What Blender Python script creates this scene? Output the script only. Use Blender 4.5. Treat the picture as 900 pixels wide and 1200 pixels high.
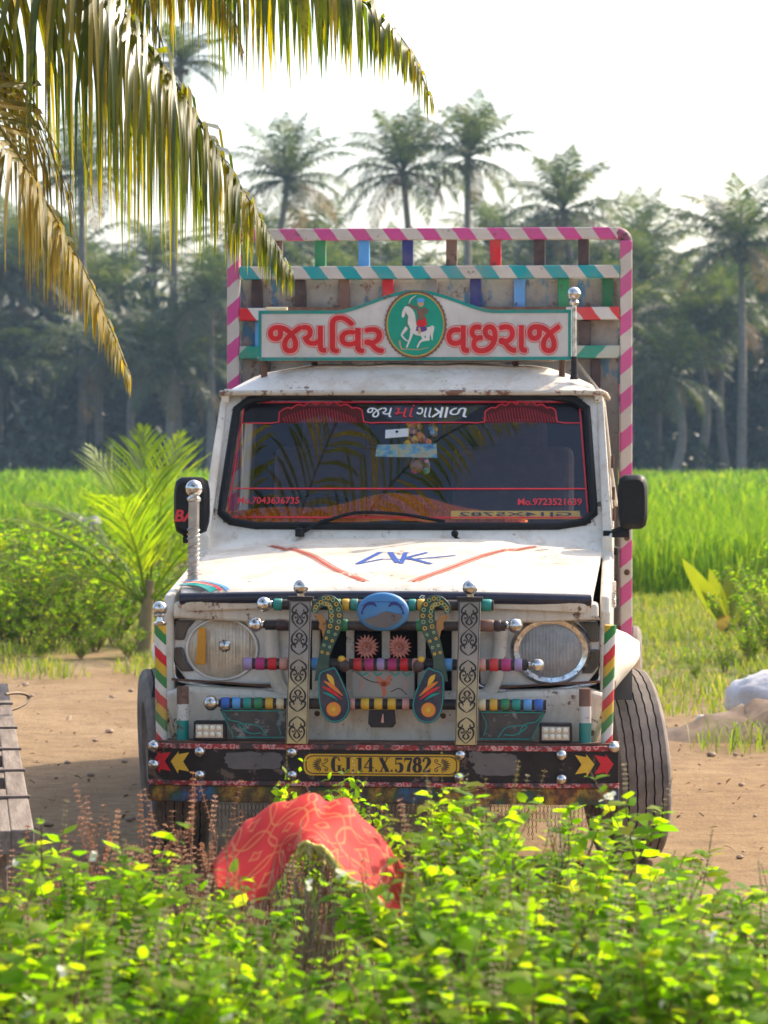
import bpy, math, random
import numpy as np
from mathutils import Vector, Matrix, noise

for o in list(bpy.data.objects):
    bpy.data.objects.remove(o, do_unlink=True)
SC = bpy.context.scene
COL = SC.collection
R = math.radians

# ------------------------------------------------------------------ camera
F_PX, CAM_Z = 3750.0, 1.486            # focal length in photo pixels, eye height
cam = bpy.data.cameras.new('camera')
cam_o = bpy.data.objects.new('camera', cam)
COL.objects.link(cam_o)
cam_o.location = (0, 0, CAM_Z)
cam_o.rotation_euler = (R(90), 0, 0)
cam.sensor_fit = 'VERTICAL'
cam.sensor_height = 24.0
cam.lens = 75.0
cam.shift_y = -70.0 / 1200.0
cam.clip_start = 0.1
cam.clip_end = 3000
cam.dof.use_dof = True
cam.dof.focus_distance = 9.7
cam.dof.aperture_fstop = 6.0
SC.camera = cam_o

# ------------------------------------------------------------------ sky and sun
SUN_EL, SUN_AZ = R(42), R(50)          # sun stands behind the truck, to its picture-right
world = bpy.data.worlds.new('World')
SC.world = world
world.use_nodes = True
wn = world.node_tree
wn.nodes.clear()
sky = wn.nodes.new('ShaderNodeTexSky')
sky.sky_type = 'NISHITA'
sky.sun_disc = False
sky.sun_elevation = SUN_EL
sky.sun_rotation = SUN_AZ
sky.altitude = 0
sky.air_density = 1.0
sky.dust_density = 3.8
sky.ozone_density = 1.0
bg = wn.nodes.new('ShaderNodeBackground')
bg.inputs[1].default_value = 0.15
wo = wn.nodes.new('ShaderNodeOutputWorld')
wn.links.new(sky.outputs[0], bg.inputs[0])
wn.links.new(bg.outputs[0], wo.inputs[0])
sun = bpy.data.lights.new('sun', 'SUN')
sun.energy = 2.7
sun.angle = R(0.6)
sun.color = (1.0, 0.87, 0.68)
sun_o = bpy.data.objects.new('sun', sun)
COL.objects.link(sun_o)
to_sun = Vector((math.sin(SUN_AZ) * math.cos(SUN_EL), math.cos(SUN_AZ) * math.cos(SUN_EL), math.sin(SUN_EL)))
sun_o.rotation_euler = to_sun.to_track_quat('Z', 'Y').to_euler()
sun_o.location = (20, 25, 30)

SC.view_settings.view_transform = 'Standard'
SC.view_settings.look = 'None'
SC.view_settings.gamma = 1
SC.view_settings.use_curve_mapping = False
SC.view_settings.exposure = 1.25
SC.render.engine = 'CYCLES'
cy = SC.cycles
cy.use_denoising = True
cy.max_bounces = 6
cy.diffuse_bounces = 3
cy.glossy_bounces = 3
cy.transmission_bounces = 4
cy.transparent_max_bounces = 10
cy.volume_bounces = 1
cy.sample_clamp_indirect = 6

# ------------------------------------------------------------------ helpers
def at(u, v, Y):
    return Vector(((u - 450) * Y / F_PX, Y, CAM_Z - (v - 530) * Y / F_PX))

def srgb(r, g, b):
    f = lambda c: (c / 255 / 12.92) if c <= 10 else ((c / 255 + 0.055) / 1.055) ** 2.4
    return (f(r), f(g), f(b))

def tag(o, label=None, cat=None, group=None, kind=None):
    if label: o['label'] = label
    if cat: o['category'] = cat
    if group: o['group'] = group
    if kind: o['kind'] = kind
    return o

def empty(name, loc=(0, 0, 0), rz=0.0):
    o = bpy.data.objects.new(name, None)
    o.empty_display_size = 0.2
    COL.objects.link(o)
    o.location = loc
    o.rotation_euler = (0, 0, rz)
    return o

def link(name, me, parent=None, mats=None):
    if mats is not None and not me.materials:
        for m in (mats if isinstance(mats, (list, tuple)) else [mats]):
            me.materials.append(m)
    o = bpy.data.objects.new(name, me)
    COL.objects.link(o)
    if parent is not None:
        o.parent = parent
    return o

class MB:
    """collects shapes, builds ONE mesh object"""
    def __init__(s):
        s.v, s.f, s.mi = [], [], []
    def add(s, vs, fs, m=0):
        b = len(s.v)
        s.v.extend(tuple(p) for p in vs)
        for f in fs:
            s.f.append(tuple(i + b for i in f))
            s.mi.append(m)
        return s
    def box(s, c, d, m=0, rot=None):
        hx, hy, hz = d[0] / 2, d[1] / 2, d[2] / 2
        vs = [Vector((x, y, z)) for x in (-hx, hx) for y in (-hy, hy) for z in (-hz, hz)]
        if rot is not None:
            vs = [rot @ p for p in vs]
        c = Vector(c)
        return s.add([p + c for p in vs], [(0, 1, 3, 2), (4, 6, 7, 5), (0, 4, 5, 1), (2, 3, 7, 6), (0, 2, 6, 4), (1, 5, 7, 3)], m)
    def hexa(s, p, m=0):
        """p: 4 bottom points ccw, 4 top points ccw"""
        return s.add(p, [(3, 2, 1, 0), (4, 5, 6, 7), (0, 1, 5, 4), (1, 2, 6, 5), (2, 3, 7, 6), (3, 0, 4, 7)], m)
    def tube(s, pts, r, n=8, m=0, cap=True, mfun=None):
        pts = [Vector(p) for p in pts]
        rs = r if isinstance(r, (list, tuple)) else [r] * len(pts)
        t0 = (pts[1] - pts[0]).normalized()
        ref = Vector((0, 0, 1)) if abs(t0.z) < 0.9 else Vector((1, 0, 0))
        nx = t0.cross(ref).normalized()
        vs, fs, ms = [], [], []
        for i, p in enumerate(pts):
            if i == 0: t = t0
            elif i == len(pts) - 1: t = (pts[i] - pts[i - 1]).normalized()
            else: t = (pts[i + 1] - pts[i - 1]).normalized()
            nx = (nx - t * nx.dot(t)).normalized()
            ny = t.cross(nx)
            for k in range(n):
                a = 2 * math.pi * k / n
                vs.append(p + (nx * math.cos(a) + ny * math.sin(a)) * rs[i])
        b = len(s.v)
        s.v.extend(tuple(p) for p in vs)
        for i in range(len(pts) - 1):
            for k in range(n):
                k2 = (k + 1) % n
                s.f.append((b + i * n + k, b + i * n + k2, b + (i + 1) * n + k2, b + (i + 1) * n + k))
                s.mi.append(mfun(i) if mfun else m)
        if cap:
            s.f.append(tuple(b + k for k in reversed(range(n)))); s.mi.append(m)
            s.f.append(tuple(b + (len(pts) - 1) * n + k for k in range(n))); s.mi.append(m)
        return s
    def sphere(s, c, r, nu=14, nv=8, m=0):
        rx, ry, rz = r if isinstance(r, (list, tuple)) else (r, r, r)
        vs = [(c[0], c[1], c[2] - rz)]
        for j in range(1, nv):
            ph = -math.pi / 2 + math.pi * j / nv
            for i in range(nu):
                a = 2 * math.pi * i / nu
                vs.append((c[0] + rx * math.cos(ph) * math.cos(a), c[1] + ry * math.cos(ph) * math.sin(a), c[2] + rz * math.sin(ph)))
        vs.append((c[0], c[1], c[2] + rz))
        fs = []
        for i in range(nu):
            fs.append((0, 1 + (i + 1) % nu, 1 + i))
            fs.append((len(vs) - 1, 1 + (nv - 2) * nu + i, 1 + (nv - 2) * nu + (i + 1) % nu))
        for j in range(nv - 2):
            for i in range(nu):
                a = 1 + j * nu + i; b2 = 1 + j * nu + (i + 1) % nu
                fs.append((a, b2, b2 + nu, a + nu))
        return s.add(vs, fs, m)
    def lathe(s, prof, c, axis='z', n=24, m=0, sx=1.0, sz=1.0):
        """prof: list of (radius, height along axis)"""
        vs = []
        for r, h in prof:
            for k in range(n):
                a = 2 * math.pi * k / n
                p, q = r * math.cos(a) * sx, r * math.sin(a) * sz
                if axis == 'z': vs.append((c[0] + p, c[1] + q, c[2] + h))
                elif axis == 'y': vs.append((c[0] + p, c[1] + h, c[2] + q))
                else: vs.append((c[0] + h, c[1] + p, c[2] + q))
        fs = []
        for i in range(len(prof) - 1):
            for k in range(n):
                k2 = (k + 1) % n
                fs.append((i * n + k, i * n + k2, (i + 1) * n + k2, (i + 1) * n + k))
        if prof[0][0] > 1e-6: fs.append(tuple(range(n)))
        if prof[-1][0] > 1e-6: fs.append(tuple((len(prof) - 1) * n + k for k in range(n)))
        return s.add(vs, fs, m)
    def prism(s, poly, y0, y1, m=0, fn=None):
        """poly in (x,z), extruded along y (or through fn(x,z,d))"""
        fn = fn or (lambda x, z, y: (x, y, z))
        n = len(poly)
        vs = [fn(x, z, y0) for x, z in poly] + [fn(x, z, y1) for x, z in poly]
        fs = [tuple(range(n)), tuple(reversed(range(n, 2 * n)))]
        for i in range(n):
            j = (i + 1) % n
            fs.append((i, n + i, n + j, j))
        return s.add(vs, fs, m)
    def flat(s, poly, fn, m=0):
        return s.add([fn(x, z) for x, z in poly], [tuple(range(len(poly)))], m)
    def ribbon(s, pts, w, fn, m=0, closed=False):
        """flat painted stroke of varying width; fn maps (a,b) to 3D"""
        n = len(pts)
        ws = w if isinstance(w, (list, tuple)) else [w] * n
        vs = []
        for i in range(n):
            a = pts[(i - 1) % n] if (closed or i > 0) else pts[i]
            b = pts[(i + 1) % n] if (closed or i < n - 1) else pts[i]
            dx, dz = b[0] - a[0], b[1] - a[1]
            l = math.hypot(dx, dz) or 1
            nx, nz = -dz / l, dx / l
            h = ws[i] / 2
            vs.append(fn(pts[i][0] + nx * h, pts[i][1] + nz * h))
            vs.append(fn(pts[i][0] - nx * h, pts[i][1] - nz * h))
        fs = []
        for i in range(n if closed else n - 1):
            j = (i + 1) % n
            fs.append((2 * i, 2 * i + 1, 2 * j + 1, 2 * j))
        return s.add(vs, fs, m)
    def mesh(s, name, mats, smooth=None):
        me = bpy.data.meshes.new(name)
        me.from_pydata(s.v, [], s.f)
        for m in (mats if isinstance(mats, (list, tuple)) else [mats]):
            me.materials.append(m)
        me.polygons.foreach_set('material_index', s.mi)
        if smooth:
            me.polygons.foreach_set('use_smooth', [True] * len(s.f))
            me.update()
            me.set_sharp_from_angle(angle=R(smooth))
        me.update()
        return me
    def build(s, name, mats, parent=None, smooth=None, bevel=0, seg=2, fix=False):
        me = s.mesh(name, mats, smooth)
        if fix:
            import bmesh
            bm = bmesh.new(); bm.from_mesh(me)
            bmesh.ops.recalc_face_normals(bm, faces=bm.faces)
            bm.to_mesh(me); bm.free()
        o = bpy.data.objects.new(name, me)
        COL.objects.link(o)
        if parent is not None: o.parent = parent
        if bevel:
            b = o.modifiers.new('bevel', 'BEVEL')
            b.width = bevel; b.segments = seg; b.limit_method = 'ANGLE'; b.angle_limit = R(40)
        return o

def mesh_np(name, V, T, mats=None, smooth=False, mi=None):
    me = bpy.data.meshes.new(name)
    V = np.asarray(V, np.float32); T = np.asarray(T, np.int32)
    me.vertices.add(len(V)); me.vertices.foreach_set('co', V.ravel())
    me.loops.add(len(T) * 3); me.loops.foreach_set('vertex_index', T.ravel())
    me.polygons.add(len(T)); me.polygons.foreach_set('loop_start', np.arange(len(T), dtype=np.int32) * 3)
    if mats is not None:
        for m in (mats if isinstance(mats, (list, tuple)) else [mats]): me.materials.append(m)
    if mi is not None: me.polygons.foreach_set('material_index', np.asarray(mi, np.int32))
    if smooth: me.polygons.foreach_set('use_smooth', np.ones(len(T), bool))
    me.update(calc_edges=True)
    me.validate()
    return me

def spline(pts, n=8):
    """Catmull-Rom through points of any dimension"""
    P = [np.array(p, float) for p in pts]
    P = [2 * P[0] - P[1]] + P + [2 * P[-1] - P[-2]]
    out = []
    for i in range(1, len(P) - 2):
        for k in range(n):
            t = k / n
            out.append(0.5 * ((2 * P[i]) + (-P[i - 1] + P[i + 1]) * t + (2 * P[i - 1] - 5 * P[i] + 4 * P[i + 1] - P[i + 2]) * t * t + (-P[i - 1] + 3 * P[i] - 3 * P[i + 1] + P[i + 2]) * t ** 3))
    out.append(P[-2])
    return [tuple(p) for p in out]

# ------------------------------------------------------------------ materials
class NT:
    def __init__(s, name):
        s.m = bpy.data.materials.new(name); s.m.use_nodes = True
        s.t = s.m.node_tree; s.t.nodes.clear()
        s.out = s.t.nodes.new('ShaderNodeOutputMaterial')
    def n(s, typ, **kw):
        nd = s.t.nodes.new('ShaderNode' + typ)
        for k, v in kw.items():
            if k.startswith('i_'): nd.inputs[int(k[2:])].default_value = v
            else: setattr(nd, k, v)
        return nd
    def l(s, a, b): s.t.links.new(a, b)
    def val(s, x, sock):
        if isinstance(x, (int, float)): sock.default_value = x
        else: s.l(x, sock)
    def math(s, op, a, b=None, c=None, clamp=False):
        nd = s.n('Math', operation=op, use_clamp=clamp)
        s.val(a, nd.inputs[0])
        if b is not None: s.val(b, nd.inputs[1])
        if c is not None: s.val(c, nd.inputs[2])
        return nd.outputs[0]
    def mix(s, fac, a, b, typ='MIX'):
        nd = s.n('MixRGB', blend_type=typ)
        s.val(fac, nd.inputs[0])
        for x, k in ((a, 1), (b, 2)):
            if isinstance(x, tuple): nd.inputs[k].default_value = (x[0], x[1], x[2], 1)
            else: s.l(x, nd.inputs[k])
        return nd.outputs[0]
    def coord(s, which='Object', scale=None):
        tc = s.n('TexCoord').outputs[which]
        if scale is not None:
            mp = s.n('Mapping'); mp.inputs['Scale'].default_value = scale
            s.l(tc, mp.inputs[0]); return mp.outputs[0]
        return tc
    def noise(s, scale, vec=None, detail=4, rough=0.6):
        nd = s.n('TexNoise'); nd.inputs['Scale'].default_value = scale
        nd.inputs['Detail'].default_value = detail; nd.inputs['Roughness'].default_value = rough
        if vec is not None: s.l(vec, nd.inputs['Vector'])
        return nd.outputs[0]
    def ramp(s, fac, stops, interp='LINEAR'):
        nd = s.n('ValToRGB'); nd.color_ramp.interpolation = interp
        e = nd.color_ramp.elements
        while len(e) < len(stops): e.new(0.5)
        for el, (p, c) in zip(e, stops):
            el.position = p
            c = c if isinstance(c, tuple) else (c, c, c)
            el.color = (c[0], c[1], c[2], 1)
        s.l(fac, nd.inputs[0])
        return nd.outputs[0]
    def bsdf(s, col, rough=0.5, metal=0.0, bump=None, bstr=0.3, bdist=0.01, spec=0.5, **kw):
        p = s.n('BsdfPrincipled')
        if isinstance(col, tuple): p.inputs['Base Color'].default_value = (col[0], col[1], col[2], 1)
        else: s.l(col, p.inputs['Base Color'])
        s.val(rough, p.inputs['Roughness']); s.val(metal, p.inputs['Metallic'])
        p.inputs['Specular IOR Level'].default_value = spec
        for k, v in kw.items(): p.inputs[k].default_value = v
        if bump is not None:
            b = s.n('Bump'); b.inputs['Strength'].default_value = bstr; b.inputs['Distance'].default_value = bdist
            s.l(bump, b.inputs['Height']); s.l(b.outputs[0], p.inputs['Normal'])
        return p.outputs[0]
    def done(s, sh, vol=None):
        if sh is not None: s.l(sh, s.out.inputs[0])
        if vol is not None: s.l(vol, s.out.inputs[1])
        return s.m

def paint(name, col, rough=0.45, chip=(0.10, 0.06, 0.04), chip_amt=0.10, dirt=0.35, scale=14.0, metal=0.0, spec=0.5):
    """old enamel paint: uneven tone, dust film, chips down to rust"""
    t = NT(name); co = t.coord('Object')
    n1 = t.noise(3.2, co, 5, 0.65)
    tone = t.ramp(n1, [(0.3, tuple(c * 0.80 for c in col)), (0.7, tuple(min(1, c * 1.06) for c in col))])
    n2 = t.noise(scale * 2.2, co, 6, 0.72)
    dust = t.math('MULTIPLY', t.ramp(t.noise(6.5, co, 6, 0.7), [(0.45, 0.0), (0.75, 1.0)]), dirt)
    c1 = t.mix(dust, tone, (0.27, 0.20, 0.14))
    cm = t.ramp(t.math('ADD', t.math('MULTIPLY', n2, 0.6), t.math('MULTIPLY', t.noise(scale * 0.35, co, 4, 0.6), 0.4)), [(0.66 - chip_amt * 0.9, 0.0), (0.69 - chip_amt * 0.9, 1.0)])
    c2 = t.mix(cm, c1, chip)
    rg = t.math('ADD', rough, t.math('MULTIPLY', n1, 0.25))
    return t.done(t.bsdf(c2, rg, metal, t.math('SUBTRACT', t.math('MULTIPLY', n1, 0.3), cm), 0.25, 0.002, spec))

def truck_white():
    t = NT('white_truck_paint'); co = t.coord('Object')
    n1 = t.noise(2.1, co, 5, 0.6)
    tone = t.ramp(n1, [(0.32, (0.66, 0.595, 0.495)), (0.68, (0.83, 0.775, 0.68))])
    st = t.noise(9.0, t.coord('Object', (3.0, 3.0, 0.35)), 5, 0.7)       # streaks running down
    sm = t.ramp(st, [(0.53, 0.0), (0.76, 0.8)])
    c1 = t.mix(sm, tone, (0.50, 0.37, 0.22))
    n2 = t.noise(30, co, 6, 0.75)
    cm = t.ramp(t.math('ADD', t.math('MULTIPLY', n2, 0.55), t.math('MULTIPLY', t.noise(5, co, 4, 0.6), 0.45)), [(0.585, 0.0), (0.62, 1.0)])
    c1 = t.mix(t.ramp(t.noise(4.4, co, 6, 0.7), [(0.47, 0.0), (0.70, 0.65)]), c1, (0.43, 0.33, 0.22))
    c2 = t.mix(cm, c1, (0.17, 0.085, 0.045))
    spots = t.ramp(t.noise(70, co, 3, 0.5), [(0.70, 0.0), (0.73, 0.7)])
    c3 = t.mix(spots, c2, (0.22, 0.14, 0.09))
    return t.done(t.bsdf(c3, t.math('ADD', 0.28, t.math('MULTIPLY', n1, 0.3)), 0, t.math('SUBTRACT', n1, cm), 0.15, 0.002))

def stripes(name, cols, period, dx, dz, dy=0.0, rough=0.5, wear=0.12, off=0.0):
    """diagonal painted bands; cols repeat along period (metres)"""
    t = NT(name); co = t.coord('Object')
    sp = t.n('SeparateXYZ'); t.l(co, sp.inputs[0])
    a = t.math('ADD', t.math('MULTIPLY', sp.outputs[0], dx / period), t.math('MULTIPLY', sp.outputs[2], dz / period))
    if dy: a = t.math('ADD', a, t.math('MULTIPLY', sp.outputs[1], dy / period))
    wob = t.math('MULTIPLY', t.math('SUBTRACT', t.noise(25, co, 3), 0.5), 0.08)
    fr = t.math('FRACT', t.math('ADD', t.math('ADD', a, wob), 50.0 + off))
    n = len(cols)
    c = t.ramp(fr, [(i / n, cols[i]) for i in range(n)], 'CONSTANT')
    n1 = t.noise(5, co, 5, 0.65)
    c = t.mix(t.math('MULTIPLY', t.ramp(n1, [(0.4, 0.0), (0.75, 1.0)]), 0.45), c, (0.30, 0.23, 0.18))
    cm = t.ramp(t.math('ADD', t.math('MULTIPLY', t.noise(45, co, 6, 0.75), 0.6), t.math('MULTIPLY', n1, 0.4)), [(0.66 - wear, 0.0), (0.68 - wear, 1.0)])
    c = t.mix(cm, c, (0.13, 0.08, 0.06))
    return t.done(t.bsdf(c, rough, 0, cm, -0.2, 0.002))

def plain(name, col, rough=0.5, metal=0.0, var=0.15, scale=12, bstr=0.15, spec=0.5, **kw):
    t = NT(name); co = t.coord('Object')
    n1 = t.noise(scale, co, 5, 0.65)
    c = t.ramp(n1, [(0.3, tuple(x * (1 - var) for x in col)), (0.7, tuple(min(1, x * (1 + var)) for x in col))])
    return t.done(t.bsdf(c, rough, metal, n1, bstr, 0.003, spec, **kw))

def foliage(name, cols, trans, tfac=0.45, rough=0.5, spec=0.35):
    """leaf: tone varies leaf by leaf, light shines through"""
    t = NT(name)
    rnd = t.n('NewGeometry').outputs['Random Per Island']
    k = len(cols)
    c = t.ramp(rnd, [(i / max(1, k - 1), cols[i]) for i in range(k)])
    c = t.mix(t.math('MULTIPLY', t.noise(9, t.coord('Object'), 3), 0.35), c, tuple(x * 0.6 for x in cols[0]))
    d = t.bsdf(c, rough, 0, spec=spec)
    tr = t.n('BsdfTranslucent')
    t.l(t.mix(1.0, c, trans, 'MULTIPLY'), tr.inputs[0])
    mx = t.n('MixShader'); mx.inputs[0].default_value = tfac
    t.l(d, mx.inputs[1]); t.l(tr.outputs[0], mx.inputs[2])
    return t.done(mx.outputs[0])
# ================================================================== GROUND
def ground_mat():
    t = NT('bare_earth'); co = t.coord('Object')
    sp = t.n('SeparateXYZ'); t.l(co, sp.inputs[0])
    n1 = t.noise(0.55, co, 6, 0.65)
    n2 = t.noise(7, co, 7, 0.7)
    n3 = t.noise(60, co, 5, 0.7)
    dirt = t.ramp(n1, [(0.3, (0.24, 0.150, 0.075)), (0.52, (0.35, 0.235, 0.125)), (0.72, (0.42, 0.295, 0.17))])
    dirt = t.mix(t.ramp(n2, [(0.42, 0.0), (0.70, 0.75)]), dirt, (0.18, 0.11, 0.065))
    dirt = t.mix(t.ramp(n3, [(0.5, 0.0), (0.75, 0.5)]), dirt, (0.47, 0.35, 0.22))
    tr = t.noise(5.0, t.coord('Object', (1.0, 0.12, 1.0)), 5, 0.7)                     # wheel drag along the lane
    dirt = t.mix(t.ramp(tr, [(0.5, 0.0), (0.7, 0.35)]), dirt, (0.25, 0.165, 0.10))
    # grass cover: begins past the lane, nearer on the right side
    edge = t.math('SUBTRACT', sp.outputs[1], t.math('ADD', 22.8, t.math('MULTIPLY', t.math('MAXIMUM', sp.outputs[0], 0.0), -2.1)))
    gm = t.math('ADD', t.math('MULTIPLY', edge, 0.22), t.math('MULTIPLY', t.math('SUBTRACT', t.noise(1.3, co, 5, 0.7), 0.5), 3.0), clamp=True)
    gr = t.ramp(t.noise(2.2, co, 5, 0.7), [(0.3, (0.07, 0.11, 0.018)), (0.5, (0.12, 0.15, 0.03)), (0.72, (0.24, 0.19, 0.075))])
    c = t.mix(t.math('MULTIPLY', gm, 0.8), dirt, gr)
    h = t.math('ADD', t.math('MULTIPLY', n2, 0.6), t.math('MULTIPLY', n3, 0.4))
    return t.done(t.bsdf(c, 0.95, 0, h, 1.0, 0.05, 0.15))

xs = sorted(set([round(x, 2) for x in np.linspace(-7, 7, 94)] + [-450, -250, -120, -60, -35, -22, -15, -11, -9, 9, 11, 15, 22, 35, 60, 120, 250, 450]))
ys = sorted(set([round(y, 2) for y in np.linspace(6, 20, 94)] + [-60, -30, -10, 0, 3, 20.5, 21, 22, 23, 24, 25, 26, 28, 30, 33, 37, 42, 50, 60, 80, 110, 150, 200, 300, 450, 650, 900]))
gv, gf = [], []
for y in ys:
    for x in xs:
        k = max(0.0, 1 - max(0, abs(x) - 5) / 5) * max(0.0, 1 - max(0, y - 24) / 8)
        z = 0.045 * noise.noise(Vector((x * 0.7, y * 0.35, 0))) + 0.020 * noise.noise(Vector((x * 2.6, y * 1.7, 3))) + 0.010 * noise.noise(Vector((x * 6, y * 5, 7)))
        near_wheel = 1.0
        if abs(x) < 1.6 and 10.5 < y < 17.5: near_wheel = 0.15
        gv.append((x, y, z * k * near_wheel - 0.004))
nx = len(xs)
for j in range(len(ys) - 1):
    for i in range(nx - 1):
        gf.append((j * nx + i, j * nx + i + 1, (j + 1) * nx + i + 1, (j + 1) * nx + i))
g = MB(); g.add(gv, gf)
ground = g.build('ground', ground_mat(), smooth=180)
tag(ground, 'bare brown earth lane with patchy grass reaching to the grove', 'ground', kind='structure')

# ================================================================== FOLIAGE GENERATORS
def unit(a): return a / np.maximum(np.linalg.norm(a, axis=-1, keepdims=True), 1e-9)

def leaf_cloud(P, D, N, L, W, curl=0.25):
    curl = np.random.default_rng(len(P)).uniform(-0.2, 2.2, (len(P), 1)) * curl
    """ovate leaves: base P, growth direction D, face normal N; 6 vertices, 4 triangles each"""
    P = np.asarray(P, float); n = len(P)
    D = unit(np.asarray(D, float)); N = np.asarray(N, float)
    S = unit(np.cross(D, N)); N = unit(np.cross(S, D))
    L = np.broadcast_to(np.asarray(L, float), (n,))[:, None]; W = np.broadcast_to(np.asarray(W, float), (n,))[:, None]
    V = np.empty((n, 6, 3))
    V[:, 0] = P
    V[:, 1] = P + D * L * 0.30 + S * W * 0.46 + N * L * 0.06
    V[:, 2] = P + D * L * 0.30 - S * W * 0.46 + N * L * 0.06
    V[:, 3] = P + D * L * 0.68 + S * W * 0.40 - N * L * curl * 0.25
    V[:, 4] = P + D * L * 0.68 - S * W * 0.40 - N * L * curl * 0.25
    V[:, 5] = P + D * L - N * L * curl
    T = np.array([[0, 1, 2], [1, 3, 2], [2, 3, 4], [3, 5, 4]])
    F = (np.arange(n)[:, None, None] * 6 + T[None]).reshape(-1, 3)
    return V.reshape(-1, 3), F

def merge(parts):
    V, F, b = [], [], 0
    for v, f in parts:
        if len(v) == 0: continue
        V.append(v); F.append(np.asarray(f) + b); b += len(v)
    return np.concatenate(V), np.concatenate(F)

def tri_tube(pts, rs, n=4):
    """tapered tube as triangles (numpy)"""
    m = MB(); m.tube(pts, list(rs), n, cap=False)
    F = []
    for f in m.f: F += [(f[0], f[1], f[2]), (f[0], f[2], f[3])]
    return np.array(m.v), np.array(F)

def blades(P, H, W, lean, rng, az=None):
    """grass blades: 5 vertices, 3 triangles"""
    n = len(P); P = np.asarray(P, float)
    a = rng.uniform(0, 2 * np.pi, n) if az is None else az
    b = rng.uniform(0, 2 * np.pi, n)
    S = np.stack([np.cos(a), np.sin(a), np.zeros(n)], 1); Ln = np.stack([np.cos(b), np.sin(b), np.zeros(n)], 1)
    H = np.broadcast_to(H, (n,))[:, None]; W = np.broadcast_to(W, (n,))[:, None]; le = np.broadcast_to(lean, (n,))[:, None]
    Z = np.array([0, 0, 1.0])
    V = np.empty((n, 5, 3))
    V[:, 0] = P - S * W * 0.5; V[:, 1] = P + S * W * 0.5
    mid = P + Z * H * 0.62 + Ln * le * H * 0.3
    V[:, 2] = mid - S * W * 0.42; V[:, 3] = mid + S * W * 0.42
    V[:, 4] = P + Z * H * (1 - 0.35 * le) + Ln * le * H
    T = np.array([[0, 1, 3], [0, 3, 2], [2, 3, 4]])
    return V.reshape(-1, 3), (np.arange(n)[:, None, None] * 5 + T[None]).reshape(-1, 3)

def frond_np(path, leafL, nleaf, hang, width, rng, rach=0.02, start=0.12, fwd=0.55, gap=0.0, nseg=2):
    """palm frond along a 3D polyline: tapering rachis with two rows of drooping leaflets"""
    path = np.array(path, float)
    seg = np.linalg.norm(np.diff(path, axis=0), axis=1); cum = np.concatenate([[0], np.cumsum(seg)]); tot = cum[-1]
    parts = [tri_tube([Vector(p) for p in path], [rach * (1 - 0.85 * c / tot) for c in cum], 5)]
    Z = np.array([0, 0, 1.0])
    V, F = [], []
    for sgn in (-1, 1):
        for i in range(nleaf):
            if rng.random() < gap: continue
            t = start + (1 - start) * (i + rng.uniform(-.3, .3)) / (nleaf - 1)
            t = min(max(t, start), 0.999); s = t * tot
            k = min(np.searchsorted(cum, s) - 1, len(seg) - 1); k = max(k, 0)
            f = (s - cum[k]) / seg[k]
            p = path[k] * (1 - f) + path[k + 1] * f
            d = (path[k + 1] - path[k]) / seg[k]
            side = np.cross(d, Z); side /= max(np.linalg.norm(side), 1e-6)
            ln = leafL * (0.16 + 0.84 * math.sin(math.pi * min(1, (t - start) / (1 - start) * 0.80 + 0.16))) * rng.uniform(0.82, 1.1) * (1 - 0.55 * max(0.0, (t - 0.7) / 0.3))
            h = min(0.97, hang * rng.uniform(0.8, 1.15))
            d0 = side * sgn * 0.8 + d * fwd + Z * 0.12 + rng.normal(0, .06, 3); d0 /= np.linalg.norm(d0)
            wv = d * (width * 0.5) * rng.uniform(0.8, 1.15)
            q = p.copy(); cur = []
            for j in range(nseg + 1):
                tt = j / nseg
                cur.append(q.copy())
                dd = d0 * (1 - h * min(1, tt * 1.6 + 0.15)) + np.array([0, 0, -1.0]) * h * min(1, tt * 1.6 + 0.15)
                q = q + dd / np.linalg.norm(dd) * ln / nseg
            b = len(V)
            prof = [0.5, 1.0, 0.75, 0.5] if nseg == 3 else [0.5, 1.0, 0.5]
            for j in range(nseg):
                V.append(cur[j] - wv * prof[j]); V.append(cur[j] + wv * prof[j])
            V.append(cur[nseg])
            for j in range(nseg - 1):
                a = b + 2 * j
                F.append((a, a + 1, a + 3)); F.append((a, a + 3, a + 2))
            a = b + 2 * (nseg - 1)
            F.append((a, a + 1, a + 2))
    parts.append((np.array(V), np.array(F)))
    return merge(parts)

def arc_path(p0, az, el, L, droop, n=9, sag=1.6):
    p = np.array(p0, float); out = [p.copy()]
    for i in range(n):
        t = (i + 0.5) / n
        e = el - droop * t ** sag
        d = np.array([math.cos(az) * math.cos(e), math.sin(az) * math.cos(e), math.sin(e)])
        p = p + d * L / n; out.append(p.copy())
    return out

BARK = plain('palm_bark', (0.20, 0.165, 0.135), 0.9, var=0.3, scale=5, bstr=0.6)
FAR_LEAF = foliage('far_palm_leaf', [(0.030, 0.055, 0.020), (0.055, 0.088, 0.026), (0.090, 0.120, 0.034), (0.15, 0.145, 0.05)], (2.0, 2.1, 0.8), 0.35, 0.45)
FAR_DRY = foliage('far_palm_dry_leaf', [(0.20, 0.14, 0.06), (0.28, 0.20, 0.09)], (1.4, 1.2, 0.7), 0.35)

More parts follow.
